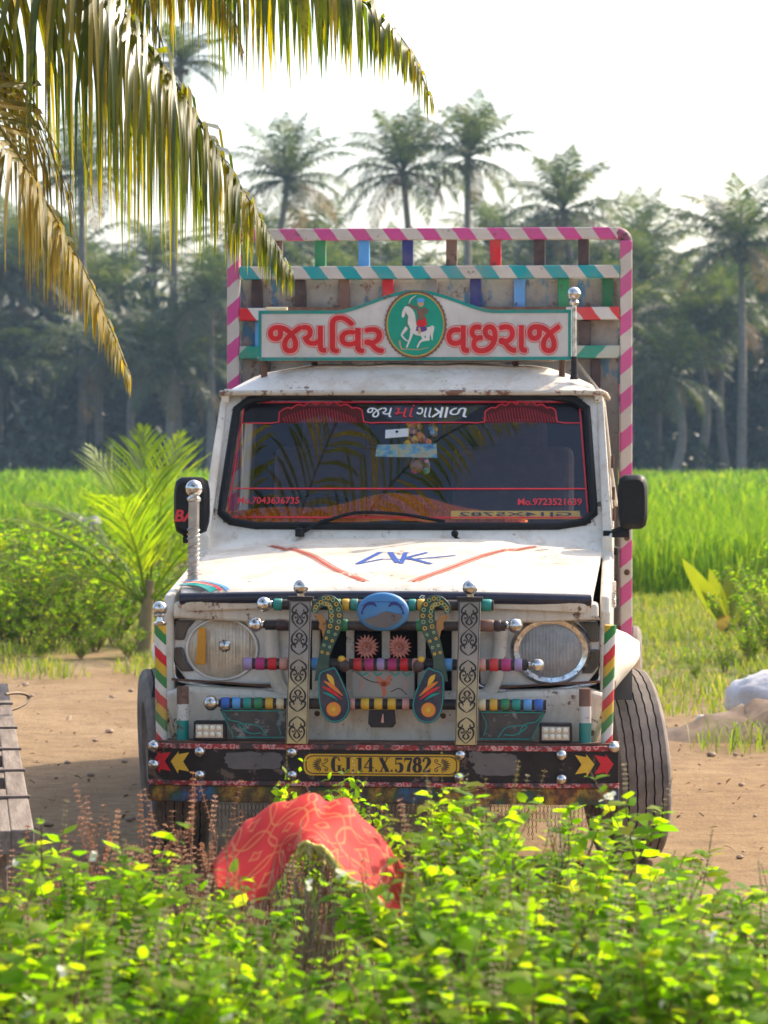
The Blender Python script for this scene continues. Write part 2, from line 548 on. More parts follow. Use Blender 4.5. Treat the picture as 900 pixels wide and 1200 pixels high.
# ------------------------------------------------------------------ far coconut palms
def far_crown(seed, nf, L, dry):
    rng = np.random.default_rng(seed)
    parts, mi = [], []
    for i in range(nf):
        az = 2 * math.pi * (i * 0.382) + rng.uniform(-.25, .25)
        k = i / nf
        el = R(84 - 108 * k + rng.uniform(-14, 14))
        pth = arc_path((0, 0, 0), az, el, L * rng.uniform(0.85, 1.1) * (0.85 + 0.2 * math.sin(math.pi * k)), R(48 + 40 * k + rng.uniform(-18, 18)), 8)
        v, f = frond_np(pth, L * 0.30, 34, 0.40 + 0.4 * k, 0.075, rng, 0.05, 0.12)
        parts.append((v, f)); mi += [1 if (k > 1 - dry) else 0] * len(f)
    # nuts
    m = MB()
    for i in range(7):
        a = i * 0.9
        m.sphere((0.32 * math.cos(a), 0.32 * math.sin(a), -0.35 - 0.1 * (i % 3)), 0.13, 6, 4)
    F = []
    for f in m.f:
        F.append(f[:3])
        if len(f) == 4: F.append((f[0], f[2], f[3]))
    parts.append((np.array(m.v), np.array(F))); mi += [1] * len(F)
    V, F = merge(parts)
    return mesh_np('palm_crown', V, F, [FAR_LEAF, FAR_DRY], mi=mi)

CROWNS = [far_crown(11 + i, 25 + i % 3 * 3, 3.5 + 0.25 * (i % 3), 0.06 + 0.05 * (i % 3)) for i in range(5)]

def trunk_mesh(h, bend, seed):
    rng = random.Random(seed)
    a = rng.uniform(0, 6.28); n = 12
    pts = []
    for i in range(n + 1):
        t = i / n
        off = bend * (t - 1) * (t) * 2.2
        pts.append((math.cos(a) * off, math.sin(a) * off, h * t))
    m = MB(); m.tube(pts, [0.24 * (1 - 0.45 * i / n) + (0.10 if i == 0 else 0) for i in range(n + 1)], 8)
    return m.mesh('palm_trunk', BARK, 60)

def far_palm(u, v, Y, k, label, group=None, scale=1.0):
    top = at(u, v, Y)
    root = empty('coconut_palm', (top.x, Y, 0), k * 1.7)
    link('trunk', trunk_mesh(top.z, 1.2 * math.sin(k * 2.3), k), root)
    c = link('crown', CROWNS[k % 5], root)
    c.location = (0, 0, top.z); c.rotation_euler = (R(6) * math.sin(k), R(6) * math.cos(k * 1.3), k * 0.8); c.scale = (scale,) * 3
    tag(root, label, 'palm tree', group)
    return root

named = [
    (548, 186, 141, 0, 'tallest hazy coconut palm rising above the truck frame beside a twin palm', 1.0),
    (472, 203, 143, 1, 'hazy coconut palm just behind the tallest one above the truck frame', 1.0),
    (338, 212, 148, 2, 'lone hazy coconut palm crown between the hanging fronds and the twin palms', 0.9),
    (213, 75, 142, 3, 'very tall hazy palm half hidden behind the hanging green fronds', 0.8),
    (868, 288, 140, 4, 'large dark coconut palm beyond the field past the white sack', 1.1),
    (784, 440, 139.5, 5, 'low coconut palm with drooping yellowed fronds at the grove edge', 0.95),
    (660, 248, 152, 6, 'light green palm crown just above the right end of the top rail', 1.0),
    (95, 205, 150, 7, 'hazy palm crown glinting behind the left hanging fronds', 0.9),
]
for u, v, Y, k, lab, s in named:
    far_palm(u, v, Y, k, lab, None, s)
rr = random.Random(5)
spots = []
for i in range(108):
    u = -520 + 1940 * ((i * 0.61803) % 1.0)
    row = i % 3
    Y = 141 + row * 10 + rr.uniform(0, 9)
    lo, hi = (350, 440) if row == 0 else ((320, 390) if row == 1 else (290, 345))
    v = rr.uniform(lo, hi)
    spots.append((u, v, Y))
for i, (u, v, Y) in enumerate(spots):
    gl, gg = (('hazy coconut palm of the grove seen behind the young palm and hanging fronds', 'grove palms behind the young palm') if u < 270 else
              (('hazy coconut palm of the grove seen through and above the striped cargo frame', 'grove palms above the cargo frame') if u < 740 else
               ('hazy coconut palm of the grove beyond the crop and the white sack', 'grove palms beyond the white sack')))
    far_palm(u, v, Y, i + 8, gl, gg, rr.uniform(0.85, 1.15))

# dark undergrowth that fills the grove (one mass)
rng = np.random.default_rng(3)
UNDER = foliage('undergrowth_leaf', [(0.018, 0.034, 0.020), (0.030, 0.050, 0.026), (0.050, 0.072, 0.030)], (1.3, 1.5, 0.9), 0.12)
def leaf_mass(n, x0, x1, y0, y1, zfun, size, seed):
    rng = np.random.default_rng(seed)
    x = rng.uniform(x0, x1, n); y = rng.uniform(y0, y1, n)
    top = zfun(x, y)
    z = top * rng.uniform(0, 1, n) ** 0.8
    P = np.stack([x, y, z], 1)
    D = rng.normal(0, 1, (n, 3)); D[:, 2] -= 0.5
    N = rng.normal(0, 1, (n, 3)); N[:, 1] -= 0.8
    return leaf_cloud(P, D, N, size * rng.uniform(0.6, 1.4, n), size * 0.45 * rng.uniform(0.7, 1.3, n))
def top_a(x, y):
    return 6.4 + 2.3 * np.sin(x * 0.41 + 1) + 1.6 * np.sin(x * 1.13 + y * 0.3) + 1.0 * np.sin(x * 2.7)
def top_b(x, y):
    return 8.2 + 1.4 * np.sin(x * 0.33) + 1.1 * np.sin(x * 0.95 + 2) + 0.8 * np.sin(x * 2.1 + 1)
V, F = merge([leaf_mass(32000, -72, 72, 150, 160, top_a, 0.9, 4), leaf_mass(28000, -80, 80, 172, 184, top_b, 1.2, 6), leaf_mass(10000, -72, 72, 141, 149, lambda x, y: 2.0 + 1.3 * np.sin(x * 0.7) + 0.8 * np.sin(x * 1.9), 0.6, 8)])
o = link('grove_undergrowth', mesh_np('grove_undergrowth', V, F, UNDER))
tag(o, 'dark tangled undergrowth filling the palm grove beyond the field', 'undergrowth', kind='stuff')

# ------------------------------------------------------------------ crop field (nobody could count the blades)
CROP = foliage('crop_blade', [(0.045, 0.125, 0.010), (0.075, 0.17, 0.012), (0.12, 0.22, 0.016), (0.20, 0.27, 0.03)], (2.8, 2.5, 0.7), 0.5, 0.6, 0.15)
rng = np.random.default_rng(9)
def edge_y(x): return 33.0 + np.clip((1.5 - x) * 2.6, 0, 26) + 0.6 * np.sin(x * 1.7)
parts = []
for y0, y1, dens, w, h in ((32, 36, 420, 0.013, 1.0), (36, 42, 240, 0.018, 1.0), (42, 52, 110, 0.028, 1.0), (52, 64, 55, 0.05, 1.0), (64, 90, 26, 0.09, 1.0), (90, 139, 12, 0.16, 1.0)):
    hw = 0.26 * y1 + 2.0
    n = int((y1 - y0) * 2 * hw * dens)
    x = rng.uniform(-hw, hw, n); y = rng.uniform(y0, y1, n)
    k = y > edge_y(x)
    x, y = x[k], y[k]
    P = np.stack([x, y, np.zeros(len(x))], 1)
    H = h * (0.86 + 0.10 * np.sin(x * 0.8 + y * 0.3) * np.sin(y * 0.45)) * rng.uniform(0.72, 1.12, len(x))
    parts.append(blades(P, H, w * rng.uniform(0.7, 1.3, len(x)), rng.uniform(0.1, 0.85, len(x)), rng))
V, F = merge(parts)
o = link('crop_field', mesh_np('crop_field', V, F, CROP))
tag(o, 'bright green knee-high cereal crop filling the field before the grove', 'crop', kind='stuff')

# ------------------------------------------------------------------ grass beside the lane
GRASS = foliage('verge_grass', [(0.08, 0.15, 0.015), (0.12, 0.19, 0.02), (0.18, 0.22, 0.03), (0.27, 0.23, 0.09)], (2.4, 2.2, 0.8), 0.5)
parts = []
n = 170000
x = rng.uniform(-8, 8, n); y = rng.uniform(14, 40, n)
den = np.array([noise.noise(Vector((a * 0.8, b * 0.5, 2.0))) + 0.6 * noise.noise(Vector((a * 2.3, b * 1.4, 5.0))) for a, b in zip(x, y)])
k = ((y - (22.4 - 2.1 * np.maximum(x, 0))) * 0.30 + den * 1.5 > 0.0) & (y < edge_y(x) + 0.6)
x, y, den = x[k], y[k], den[k]
P = np.stack([x, y, np.zeros(len(x))], 1)
parts.append(blades(P, (0.05 + 0.11 * np.clip(den + 0.4, 0, 1)) * rng.uniform(0.4, 1.3, len(x)), 0.0065 * rng.uniform(0.7, 1.6, len(x)), rng.uniform(0.3, 1.0, len(x)), rng))
V, F = merge(parts)
o = link('verge_grass', mesh_np('verge_grass', V, F, GRASS))
tag(o, 'short patchy yellow-green grass between the lane and the crop', 'grass', kind='stuff')

# dead leaf and straw litter on the lane (too much to count)
n = 2600
x = rng.uniform(-4, 4.5, n); y = rng.uniform(9.5, 23, n)
Pl = np.stack([x, y, np.full(n, 0.012)], 1)
Dl = rng.normal(0, 1, (n, 3)); Dl[:, 2] *= 0.15
Nl = rng.normal(0, .3, (n, 3)); Nl[:, 2] += 1
lv = leaf_cloud(Pl, Dl, Nl, rng.uniform(.015, .06, n), rng.uniform(.005, .016, n))
o = link('leaf_litter', mesh_np('leaf_litter', *lv, foliage('dead_leaf', [(0.16, 0.10, 0.055), (0.30, 0.20, 0.11), (0.42, 0.31, 0.19)], (1, 1, 1), 0.1, 0.9, 0.1)))
tag(o, 'dry leaf and straw litter strewn over the earth lane', 'litter', kind='stuff')

# pebbles and clods on the lane (too many to count)
m = MB()
rp = random.Random(8)
for i in range(420):
    x, y = rp.uniform(-3.2, 3.6), rp.uniform(9.5, 21)
    s = rp.choice((0.006, 0.008, 0.012, 0.02)) * rp.uniform(.7, 1.3)
    m.sphere((x, y, s * 0.2), (s, s * rp.uniform(.7, 1.2), s * 0.6), 6, 4)
o = m.build('pebbles', plain('pebble', (0.33, 0.24, 0.17), 0.95, var=0.35, scale=3), smooth=50)
tag(o, 'small clods and pebbles scattered over the earth lane', 'pebbles', kind='stuff')

# ================================================================== SHRUBS
BASIL = foliage('basil_leaf', [(0.085, 0.180, 0.006), (0.13, 0.235, 0.008), (0.165, 0.27, 0.010), (0.185, 0.285, 0.012), (0.21, 0.28, 0.02), (0.22, 0.20, 0.04)], (2.9, 3.1, 0.45), 0.60, 0.6, 0.2)
WEED = foliage('weed_leaf', [(0.060, 0.140, 0.008), (0.10, 0.190, 0.010), (0.14, 0.225, 0.012), (0.23, 0.225, 0.03)], (2.8, 2.9, 0.45), 0.58, 0.6, 0.15)
STEM = plain('woody_stem', (0.17, 0.095, 0.06), 0.85, var=0.3, scale=20)
SPIKE = foliage('seed_spike', [(0.22, 0.20, 0.09), (0.32, 0.26, 0.14)], (1.5, 1.4, 0.9), 0.35)
DRY = foliage('dry_seed_spike', [(0.26, 0.14, 0.085), (0.36, 0.21, 0.135), (0.46, 0.30, 0.20)], (1.5, 1.3, 1.1), 0.35, 0.9, 0.1)
PETAL = foliage('pale_petal', [(0.7, 0.72, 0.6), (0.8, 0.8, 0.7)], (1.0, 1.0, 0.9), 0.4)

def spike_np(p, d, L, rng, r=0.006, gap=0.011):
    """flower spike: a thin axis with whorls of small bracts"""
    p = np.array(p, float); d = np.array(d, float); d /= np.linalg.norm(d)
    parts = [tri_tube([Vector(p), Vector(p + d * L)], [0.0014, 0.0008], 3)]
    n = max(3, int(L / gap))
    e1 = np.cross(d, [0.3, 1, 0.1]); e1 /= np.linalg.norm(e1); e2 = np.cross(d, e1)
    P, D, N = [], [], []
    for i in range(n):
        c = p + d * L * (i + 0.5) / n
        for k in range(5):
            a = 2 * math.pi * k / 5 + i * 0.6
            dr = e1 * math.cos(a) + e2 * math.sin(a)
            P.append(c); D.append(dr + d * 0.5); N.append(d - dr * 0.4)
    parts.append(leaf_cloud(np.array(P), np.array(D), np.array(N), r * rng.uniform(0.9, 1.5, len(P)), r * 0.95))
    return merge(parts)

def shrub(seed, h, spread, nstem, leaf, twigs=5, nodes=6, spikes=0.5, petals=4, low=0.3):
    rng = np.random.default_rng(seed)
    stems, P, D, N, L = [], [], [], [], []
    sp, pP = [], []
    for s in range(nstem):
        a = 2 * math.pi * s / nstem + rng.uniform(-.5, .5)
        r = spread * math.sqrt(rng.uniform(0.02, 1))
        hh = h * rng.uniform(0.80, 1.04) * (1 - 0.14 * (r / spread) ** 2)
        tip = np.array([r * math.cos(a), r * math.sin(a), hh])
        base = np.array([0.05 * math.cos(a), 0.05 * math.sin(a), 0.0])
        c = np.array([tip[0] * 0.3, tip[1] * 0.3, hh * 0.55]) + rng.normal(0, .03, 3)
        q = lambda t: (1 - t) ** 2 * base + 2 * t * (1 - t) * c + t * t * tip
        pts = [q(t) for t in np.linspace(0, 1, 7)]
        stems.append(tri_tube([Vector(p) for p in pts], [0.0055 * h * (1 - 0.8 * i / 6) + 0.0012 for i in range(7)], 4))
        tw = [(q(0.985), unit(q(1.0) - q(0.93)), 0.10 * h)]
        for k in range(twigs):
            t = rng.uniform(low, 0.96)
            d = unit(q(min(1, t + .05)) - q(t))
            o = rng.normal(0, 1, 3); o[2] = abs(o[2]) * 0.4 + 0.2
            tw.append((q(t), unit(d * 0.7 + unit(o) * 0.75), rng.uniform(0.12, 0.25) * h))
        for (b, d, ln) in tw:
            e = b + d * ln + np.array([0, 0, 0.25 * ln])
            stems.append(tri_tube([Vector(b), Vector((b + e) / 2 + rng.normal(0, .006, 3)), Vector(e)], [0.0022 * h, 0.0018 * h, 0.001 * h], 3))
            for j in range(nodes):
                t = 0.18 + 0.82 * (j + rng.uniform(0, .6)) / nodes
                p = b + (e - b) * t
                a0 = rng.uniform(0, 6.28)
                for sg in (0, math.pi):
                    o = np.array([math.cos(a0 + sg), math.sin(a0 + sg), 0.0])
                    dd = o * 0.9 + d * 0.35 + rng.normal(0, .22, 3) + np.array([0, 0, 0.1])
                    P.append(p); D.append(dd); N.append(np.array([0, 0, 1.0]) + rng.normal(0, .35, 3))
                    L.append(leaf * (1.12 - 0.5 * t) * rng.choice((0.5, 0.75, 1.0, 1.1, 1.3)) * rng.uniform(0.85, 1.15))
            if rng.random() < spikes:
                sp.append(spike_np(e, d * 0.5 + np.array([0, 0, 1.0]), rng.uniform(0.05, 0.13) * h, rng, 0.006 * h + 0.001))
            if rng.random() < 0.5 and len(pP) < petals: pP.append(e + rng.normal(0, .03, 3))
    L = np.array(L)
    lv = leaf_cloud(P, D, N, L, L * rng.uniform(0.55, 0.72, len(L)), 0.3)
    pp = None
    if pP:
        pP = np.array(pP)
        pp = leaf_cloud(np.repeat(pP, 3, 0), rng.normal(0, 1, (3 * len(pP), 3)), rng.normal(0, 1, (3 * len(pP), 3)), leaf * 0.36, leaf * 0.3)
    return (mesh_np('leaves', *lv, BASIL), mesh_np('stems', *merge(stems), STEM),
            mesh_np('seed_spikes', *merge(sp), SPIKE) if sp else None, mesh_np('blossoms', *pp, PETAL) if pp else None)

BAS = [shrub(100 + i, 0.86, 0.30, 17, 0.046, 7, 6, 0.20) for i in range(5)]
def place_shrub(kit, x, y, s, rz, name, label, cat, group, leafmat=None, z=0):
    root = empty(name, (x, y, z), rz); root.scale = (s[0], s[0], s[1])
    for me, nm in zip(kit, ('foliage', 'stem', 'seed_spike', 'blossom')):
        if me is None: continue
        o = link(nm, me, root)
        if leafmat is not None and nm == 'foliage':
            o.material_slots[0].link = 'OBJECT'; o.material_slots[0].material = leafmat
        if nm != 'stem' and nm != 'foliage': o['kind'] = 'stuff'
    tag(root, label, cat, group)
    return root
# ================================================================== TRUCK
TR = empty('pickup_truck', (-0.009, 11.0, 0.0), -R(4.42))
tag(TR, 'white pickup truck with painted guard bars, rooftop name board and striped cargo frame', 'truck')

WHITE = truck_white()
BLACK = plain('black_rubber', (0.012, 0.012, 0.013), 0.6, var=0.3, scale=30, spec=0.22)
BLACKP = paint('black_paint', (0.022, 0.018, 0.020), 0.35, (0.16, 0.12, 0.10), 0.05, 0.10, spec=0.3)
DARK = plain('dark_interior', (0.012, 0.011, 0.012), 0.85, spec=0.2)
def chrome_mat():
    t = NT('chrome'); co = t.coord('Object')
    n = t.noise(40, co, 5, 0.7)
    c = t.ramp(n, [(0.35, (0.40, 0.37, 0.34)), (0.6, (0.78, 0.77, 0.76))])
    rs = t.ramp(t.noise(55, co, 6, 0.75), [(0.58, 0.0), (0.63, 1.0)])
    c = t.mix(rs, c, (0.16, 0.09, 0.055))
    return t.done(t.bsdf(c, t.math('ADD', t.math('ADD', 0.12, t.math('MULTIPLY', n, 0.16)), t.math('MULTIPLY', rs, 0.5)), t.math('SUBTRACT', 1.0, rs)))
CHROME = chrome_mat()
STEEL = plain('dull_steel', (0.42, 0.41, 0.40), 0.42, 0.85, 0.25, 30)
RUST = plain('rusty_steel', (0.13, 0.065, 0.038), 0.9, 0.0, 0.5, 18, 0.5)
C = {
    'teal': (0.0, 0.28, 0.24), 'green': (0.01, 0.25, 0.09), 'dgreen': (0.01, 0.14, 0.05), 'yellow': (0.72, 0.42, 0.03), 'cream': (0.70, 0.60, 0.38),
    'blue': (0.04, 0.14, 0.50), 'lblue': (0.10, 0.34, 0.70), 'navy': (0.02, 0.03, 0.18), 'red': (0.62, 0.01, 0.02), 'magenta': (0.45, 0.02, 0.16),
    'lilac': (0.36, 0.26, 0.48), 'brown': (0.20, 0.10, 0.07), 'dbrown': (0.055, 0.028, 0.028), 'black': (0.018, 0.014, 0.016), 'pink': (0.58, 0.06, 0.25),
    'white': (0.72, 0.69, 0.64), 'orange': (0.75, 0.20, 0.02), 'grey': (0.25, 0.235, 0.22), 'rosy': (0.62, 0.30, 0.24), 'tan': (0.34, 0.28, 0.21)}
PM = {k: paint(k + '_enamel', c, 0.42, chip_amt=0.085, dirt=0.40) for k, c in C.items()}
DECAL = {k: plain(k + '_sign_paint', c, 0.4, var=0.10, scale=25, bstr=0.05) for k, c in C.items()}
RED_LINE = plain('red_sticker', (0.70, 0.03, 0.04), 0.45, var=0.1)
WHITE_LINE = plain('white_sticker', (0.85, 0.84, 0.82), 0.45, var=0.05)

def P(name, m, mats, parent=TR, **kw): return m.build(name, mats, parent, **kw)

# ---------------------------------------------------------------- lettering
def text_geo(body, off=0.0, shear=0.0, res=3):
    cu = bpy.data.curves.new('lettering', 'FONT')
    cu.body = body; cu.offset = off; cu.shear = shear; cu.resolution_u = res; cu.fill_mode = 'FRONT'
    o = bpy.data.objects.new('lettering', cu); COL.objects.link(o)
    bpy.context.view_layer.update()
    dg = bpy.context.evaluated_depsgraph_get()
    me = o.evaluated_get(dg).to_mesh()
    vs = [tuple(v.co) for v in me.vertices]; fs = [tuple(p.vertices) for p in me.polygons]
    o.evaluated_get(dg).to_mesh_clear()
    bpy.data.objects.remove(o, do_unlink=True); bpy.data.curves.remove(cu)
    return vs, fs
def text_loops(body, shear=0.0, res=3):
    cu = bpy.data.curves.new('lettering', 'FONT')
    cu.body = body; cu.shear = shear; cu.resolution_u = res; cu.fill_mode = 'NONE'
    o = bpy.data.objects.new('lettering', cu); COL.objects.link(o)
    bpy.context.view_layer.update()
    dg = bpy.context.evaluated_depsgraph_get()
    me = o.evaluated_get(dg).to_mesh()
    co = [tuple(v.co)[:2] for v in me.vertices]; nb = {}
    for e in me.edges:
        a, b = e.vertices; nb.setdefault(a, []).append(b); nb.setdefault(b, []).append(a)
    o.evaluated_get(dg).to_mesh_clear()
    bpy.data.objects.remove(o, do_unlink=True); bpy.data.curves.remove(cu)
    seen, loops = set(), []
    for s in nb:
        if s in seen: continue
        lp, cur = [], s
        while cur is not None and cur not in seen:
            seen.add(cur); lp.append(co[cur])
            cur = next((q for q in nb[cur] if q not in seen), None)
        pts = [lp[0]]
        for p in lp[1:]:
            if math.dist(p, pts[-1]) > 0.004: pts.append(p)
        if len(pts) > 3: loops.append(pts)
    return loops
def bold_text(m, body, stroke, box, fnd, d, mi=0, shear=0.0):
    """letters filled and thickened by a stroke run round every outline"""
    geo = text_geo(body, 0.0, shear); rv = geo[0]
    ax, bx = min(v[0] for v in rv), max(v[0] for v in rv); az, bz = min(v[1] for v in rv), max(v[1] for v in rv)
    x0, x1, z0, z1 = box
    tx = lambda x, z: (x0 + (x - ax) / (bx - ax) * (x1 - x0), z0 + (z - az) / (bz - az) * (z1 - z0))
    m.add([fnd(d)(*tx(v[0], v[1])) for v in rv], geo[1], mi)
    for li, lp in enumerate(text_loops(body, shear)):
        k = [0]
        def f(x, z):
            k[0] += 1
            return fnd(d + 0.00025 + 0.00002 * (k[0] % 7) + 0.00004 * li)(*tx(x, z))
        m.ribbon(lp, stroke, f, mi, closed=True)
def put_text(m, geo, box, fn, mi=0, ref=None):
    """scale text geometry into box (x0,x1,z0,z1) and map by fn; ref = geometry whose bounds set the scale"""
    vs, fs = geo; rv = (ref or geo)[0]
    ax, bx = min(v[0] for v in rv), max(v[0] for v in rv); az, bz = min(v[1] for v in rv), max(v[1] for v in rv)
    x0, x1, z0, z1 = box
    m.add([fn(x0 + (v[0] - ax) / (bx - ax) * (x1 - x0), z0 + (v[1] - az) / (bz - az) * (z1 - z0)) for v in vs], fs, mi)

# ---------------------------------------------------------------- hood
def hood_z(x, y):
    t = (y - 0.10) / 1.02
    crown = 0.045 * (1 - (abs(x) / 0.75) ** 2.4)
    lip = -0.05 * max(0, (0.20 - y) / 0.10) ** 2
    e = min(1, max(0, (0.47 - 0.05 * t - abs(x)) / 0.035)); crown += 0.011 * e * e * (3 - 2 * e) * min(1, max(0, t * 6))
    return 0.99 + 0.125 * t ** 0.85 + crown * (0.45 + 0.4 * t) + lip if t > 0 else 0.99 + lip
def hood_fn(d): return lambda x, y: (x, y, hood_z(x, y) + d)
m = MB()
NXH, NYH = 64, 30
hv, hf = [], []
for j in range(NYH + 1):
    y = 0.115 + (1.11 - 0.115) * (j / NYH) ** 1.3
    for i in range(NXH + 1):
        u = -1 + 2 * i / NXH
        hw = 0.722 + 0.022 * j / NYH
        if j == 0: hw -= 0.012
        x = hw * math.sin(u * math.pi / 2 * 0.97) / math.sin(math.pi / 2 * 0.97)
        z = hood_z(x, y)
        if abs(u) > 0.97: z -= 0.022
        y2 = y + 0.035 * abs(u) ** 6 * (1 - j / NYH) + (0.03 * (1 - u * u) * 0 if j else 0)
        hv.append((x, y2, z))
for j in range(NYH):
    for i in range(NXH):
        a = j * (NXH + 1) + i
        hf.append((a, a + 1, a + NXH + 2, a + NXH + 1))
m.add(hv, hf)
# skirt closing the sheet's rim downwards
rim = [i for i in range(NXH + 1)] + [j * (NXH + 1) + NXH for j in range(1, NYH + 1)] + [NYH * (NXH + 1) + i for i in range(NXH - 1, -1, -1)] + [j * (NXH + 1) for j in range(NYH - 1, 0, -1)]
b = len(m.v)
for i in rim: m.v.append((hv[i][0] * 0.985, hv[i][1] + (0.01 if i <= NXH else 0), hv[i][2] - 0.030))
for k in range(len(rim)):
    k2 = (k + 1) % len(rim)
    m.f.append((rim[k], b + k, b + k2, rim[k2])); m.mi.append(0)
hood = P('hood', m, WHITE, smooth=50, fix=True)
# painted stripes, band and letters on the hood
m = MB()
for s in (-1, 1):
    pts = spline([(0.085 * s + 0.01, 0.20), (0.20 * s, 0.42), (0.33 * s, 0.75), (0.50 * s, 1.06)], 8)
    m.ribbon(pts, 0.015, hood_fn(0.002), 0)
    for off in (-0.018, 0.018):
        m.ribbon([(x + off * s, y) for x, y in pts], 0.004, hood_fn(0.002), 0)
P('red_stripe', m, paint('faded_red_stripe', (0.46, 0.07, 0.035), 0.5, (0.62, 0.55, 0.45), 0.08, 0.2), hood)
m = MB()
sw = [('teal', 0.026), ('rosy', 0.010), ('lblue', 0.010), ('dbrown', 0.05)]
for k, (x0, x1, w, mi) in enumerate(((-0.735, -0.60, 0.030, 0), (-0.735, -0.575, 0.010, 1), (-0.735, -0.55, 0.012, 2), (-0.735, -0.635, 0.02, 3))):
    yb = (0.26, 0.295, 0.32, 0.225)[k]
    m.ribbon(spline([(x0, yb), ((x0 + x1) / 2 - 0.02, yb - 0.012), (x1, 0.155)], 8), w, hood_fn(0.0025 + 0.0004 * k), mi)
P('corner_stripe', m, [DECAL['teal'], DECAL['red'], DECAL['lblue'], DECAL['black']], hood)
m = MB()
def ak(x, z): return (0.045 + (x - 0.5) * 0.36, 0.50 + z * 0.28)
for st, w in (([(0.02, 0.05), (0.20, 0.95), (0.30, 0.95), (0.42, 0.15)], 0.020), ([(0.02, 0.05), (0.25, 0.42), (0.55, 0.40), (0.98, 0.75)], 0.014), ([(0.46, 0.95), (0.46, 0.10)], 0.018),
              ([(0.46, 0.48), (0.68, 0.95)], 0.018), ([(0.50, 0.52), (0.76, 0.08)], 0.022), ([(0.60, 0.50), (1.05, 0.52)], 0.006)):
    m.ribbon([ak(*p) for p in st], w, hood_fn(0.0025), 0)
P('initials', m, plain('blue_initials', (0.04, 0.10, 0.38), 0.45), hood)
m = MB()      # dark blue-black roll along the hood's front lip, thin red line below
tb = [(x, 0.122 + 0.035 * (abs(x) / 0.73) ** 6, 0.972 + 0.012 * (1 - (x / 0.74) ** 2)) for x in np.linspace(-0.716, 0.716, 25)]
m.tube(tb, 0.021, 10, 0)
P('front_roll', m, paint('hood_roll_paint', (0.020, 0.022, 0.045), 0.25, (0.25, 0.2, 0.17), 0.03, 0.15), hood, smooth=60)
m = MB(); m.tube([(x, y + 0.004, z - 0.0225) for x, y, z in tb], 0.0065, 6, 0)
P('red_trim', m, PM['red'], hood, smooth=60)
m = MB()
m.ribbon([(0.028, 0.0), (0.02, 0.005), (0.028, 0.010), (0.018, 0.012), (0.010, 0.005), (0.018, -0.002)], 0.004, lambda x, z: (x + 0.115, 0.1005, z + 0.978), 0)
P('small_mark', m, WHITE_LINE, hood)

# ---------------------------------------------------------------- cowl, cab and roof
WB, WT = 1.205, 1.705                         # windscreen base / top height
def ws_y(x, z): return 1.19 + 0.30 * (z - WB) / (WT - WB) + 0.045 * (x / 0.72) ** 2
def ws(d): return lambda x, z: (x, ws_y(x, z) - d * 0.86, z + d * 0.5)
m = MB()
n = 24
cv, cf = [], []
prof = [(1.06, 1.085, 0.790), (1.115, 1.128, 0.786), (1.14, 1.150, 0.782), (1.178, 1.206, 0.772)]
for (yy, zz, hw) in prof:
    for i in range(n + 1):
        u = -1 + 2 * i / n
        x = hw * u
        cr = 0.045 * u * u * (1 if yy > 1.13 else 0.6)
        cv.append((x, yy + cr, zz + 0.012 * (1 - u ** 4) * (1 if yy < 1.17 else 0)))
for j in range(len(prof) - 1):
    for i in range(n):
        a = j * (n + 1) + i
        cf.append((a, a + 1, a + n + 2, a + n + 1))
m.add(cv, cf)
cowl = P('cowl_panel', m, WHITE, smooth=40, fix=True)
m = MB()
m.sphere((0.19, 1.135, 1.178), (0.014, 0.012, 0.014))
m.tube([(0.19, 1.145, 1.165), (0.21, 1.13, 1.155)], 0.005, 6)
P('washer_nozzle', m, BLACK, cowl, smooth=50)
# windscreen surround: A pillars and header, one frame with an opening
m = MB()
def fr(x, z, d): return (x, ws_y(x, z) - d, z)
outer = [(-0.785, 1.145), (-0.74, 1.735), (0.74, 1.735), (0.785, 1.145)]
inner = [(-0.705, 1.215), (-0.668, 1.695), (0.668, 1.695), (0.705, 1.215)]
def loop(pts, per=8):
    out = []
    for i in range(4):
        a, b2 = pts[i], pts[(i + 1) % 4]
        for k in range(per): out.append((a[0] + (b2[0] - a[0]) * k / per, a[1] + (b2[1] - a[1]) * k / per))
    return out
lo, li = loop(outer), loop(inner); k = len(lo)
vs = [fr(x, z, 0.012) for x, z in lo] + [fr(x, z, 0.016) for x, z in li] + [fr(x, z, -0.05) for x, z in lo] + [fr(x, z, -0.03) for x, z in li]
fs = []
for i in range(k):
    j = (i + 1) % k
    fs += [(i, j, k + j, k + i), (2 * k + j, 2 * k + i, 3 * k + i, 3 * k + j), (k + i, k + j, 3 * k + j, 3 * k + i), (j, i, 2 * k + i, 2 * k + j)]
m.add(vs, fs)
P('windscreen_surround', m, WHITE, smooth=35, fix=True)
# glass
t = NT('windscreen_glass')
fz = t.n('LayerWeight'); fz.inputs['Blend'].default_value = 0.5
fzf = t.math('ADD', 0.068, t.math('MULTIPLY', t.math('POWER', fz.outputs['Facing'], 5.0), 0.7))
tr = t.n('BsdfTransparent'); tr.inputs[0].default_value = (0.86, 0.87, 0.88, 1)
gl = t.n('BsdfGlossy'); gl.inputs['Roughness'].default_value = 0.012; gl.inputs[0].default_value = (0.95, 0.97, 1, 1)
mx = t.n('MixShader'); t.l(fzf, mx.inputs[0]); t.l(tr.outputs[0], mx.inputs[1]); t.l(gl.outputs[0], mx.inputs[2])
GLASS = t.done(mx.outputs[0])
m = MB(); vs, fs = [], []
for j in range(9):
    z = 1.213 + (1.697 - 1.213) * j / 8
    hw = 0.708 - 0.038 * j / 8
    for i in range(17):
        x = hw * (-1 + i / 8); vs.append((x, ws_y(x, z), z))
for j in range(8):
    for i in range(16):
        a = j * 17 + i; fs.append((a, a + 1, a + 18, a + 17))
m.add(vs, fs)
glass = P('windscreen', m, GLASS, smooth=180)
m = MB()
rub = []
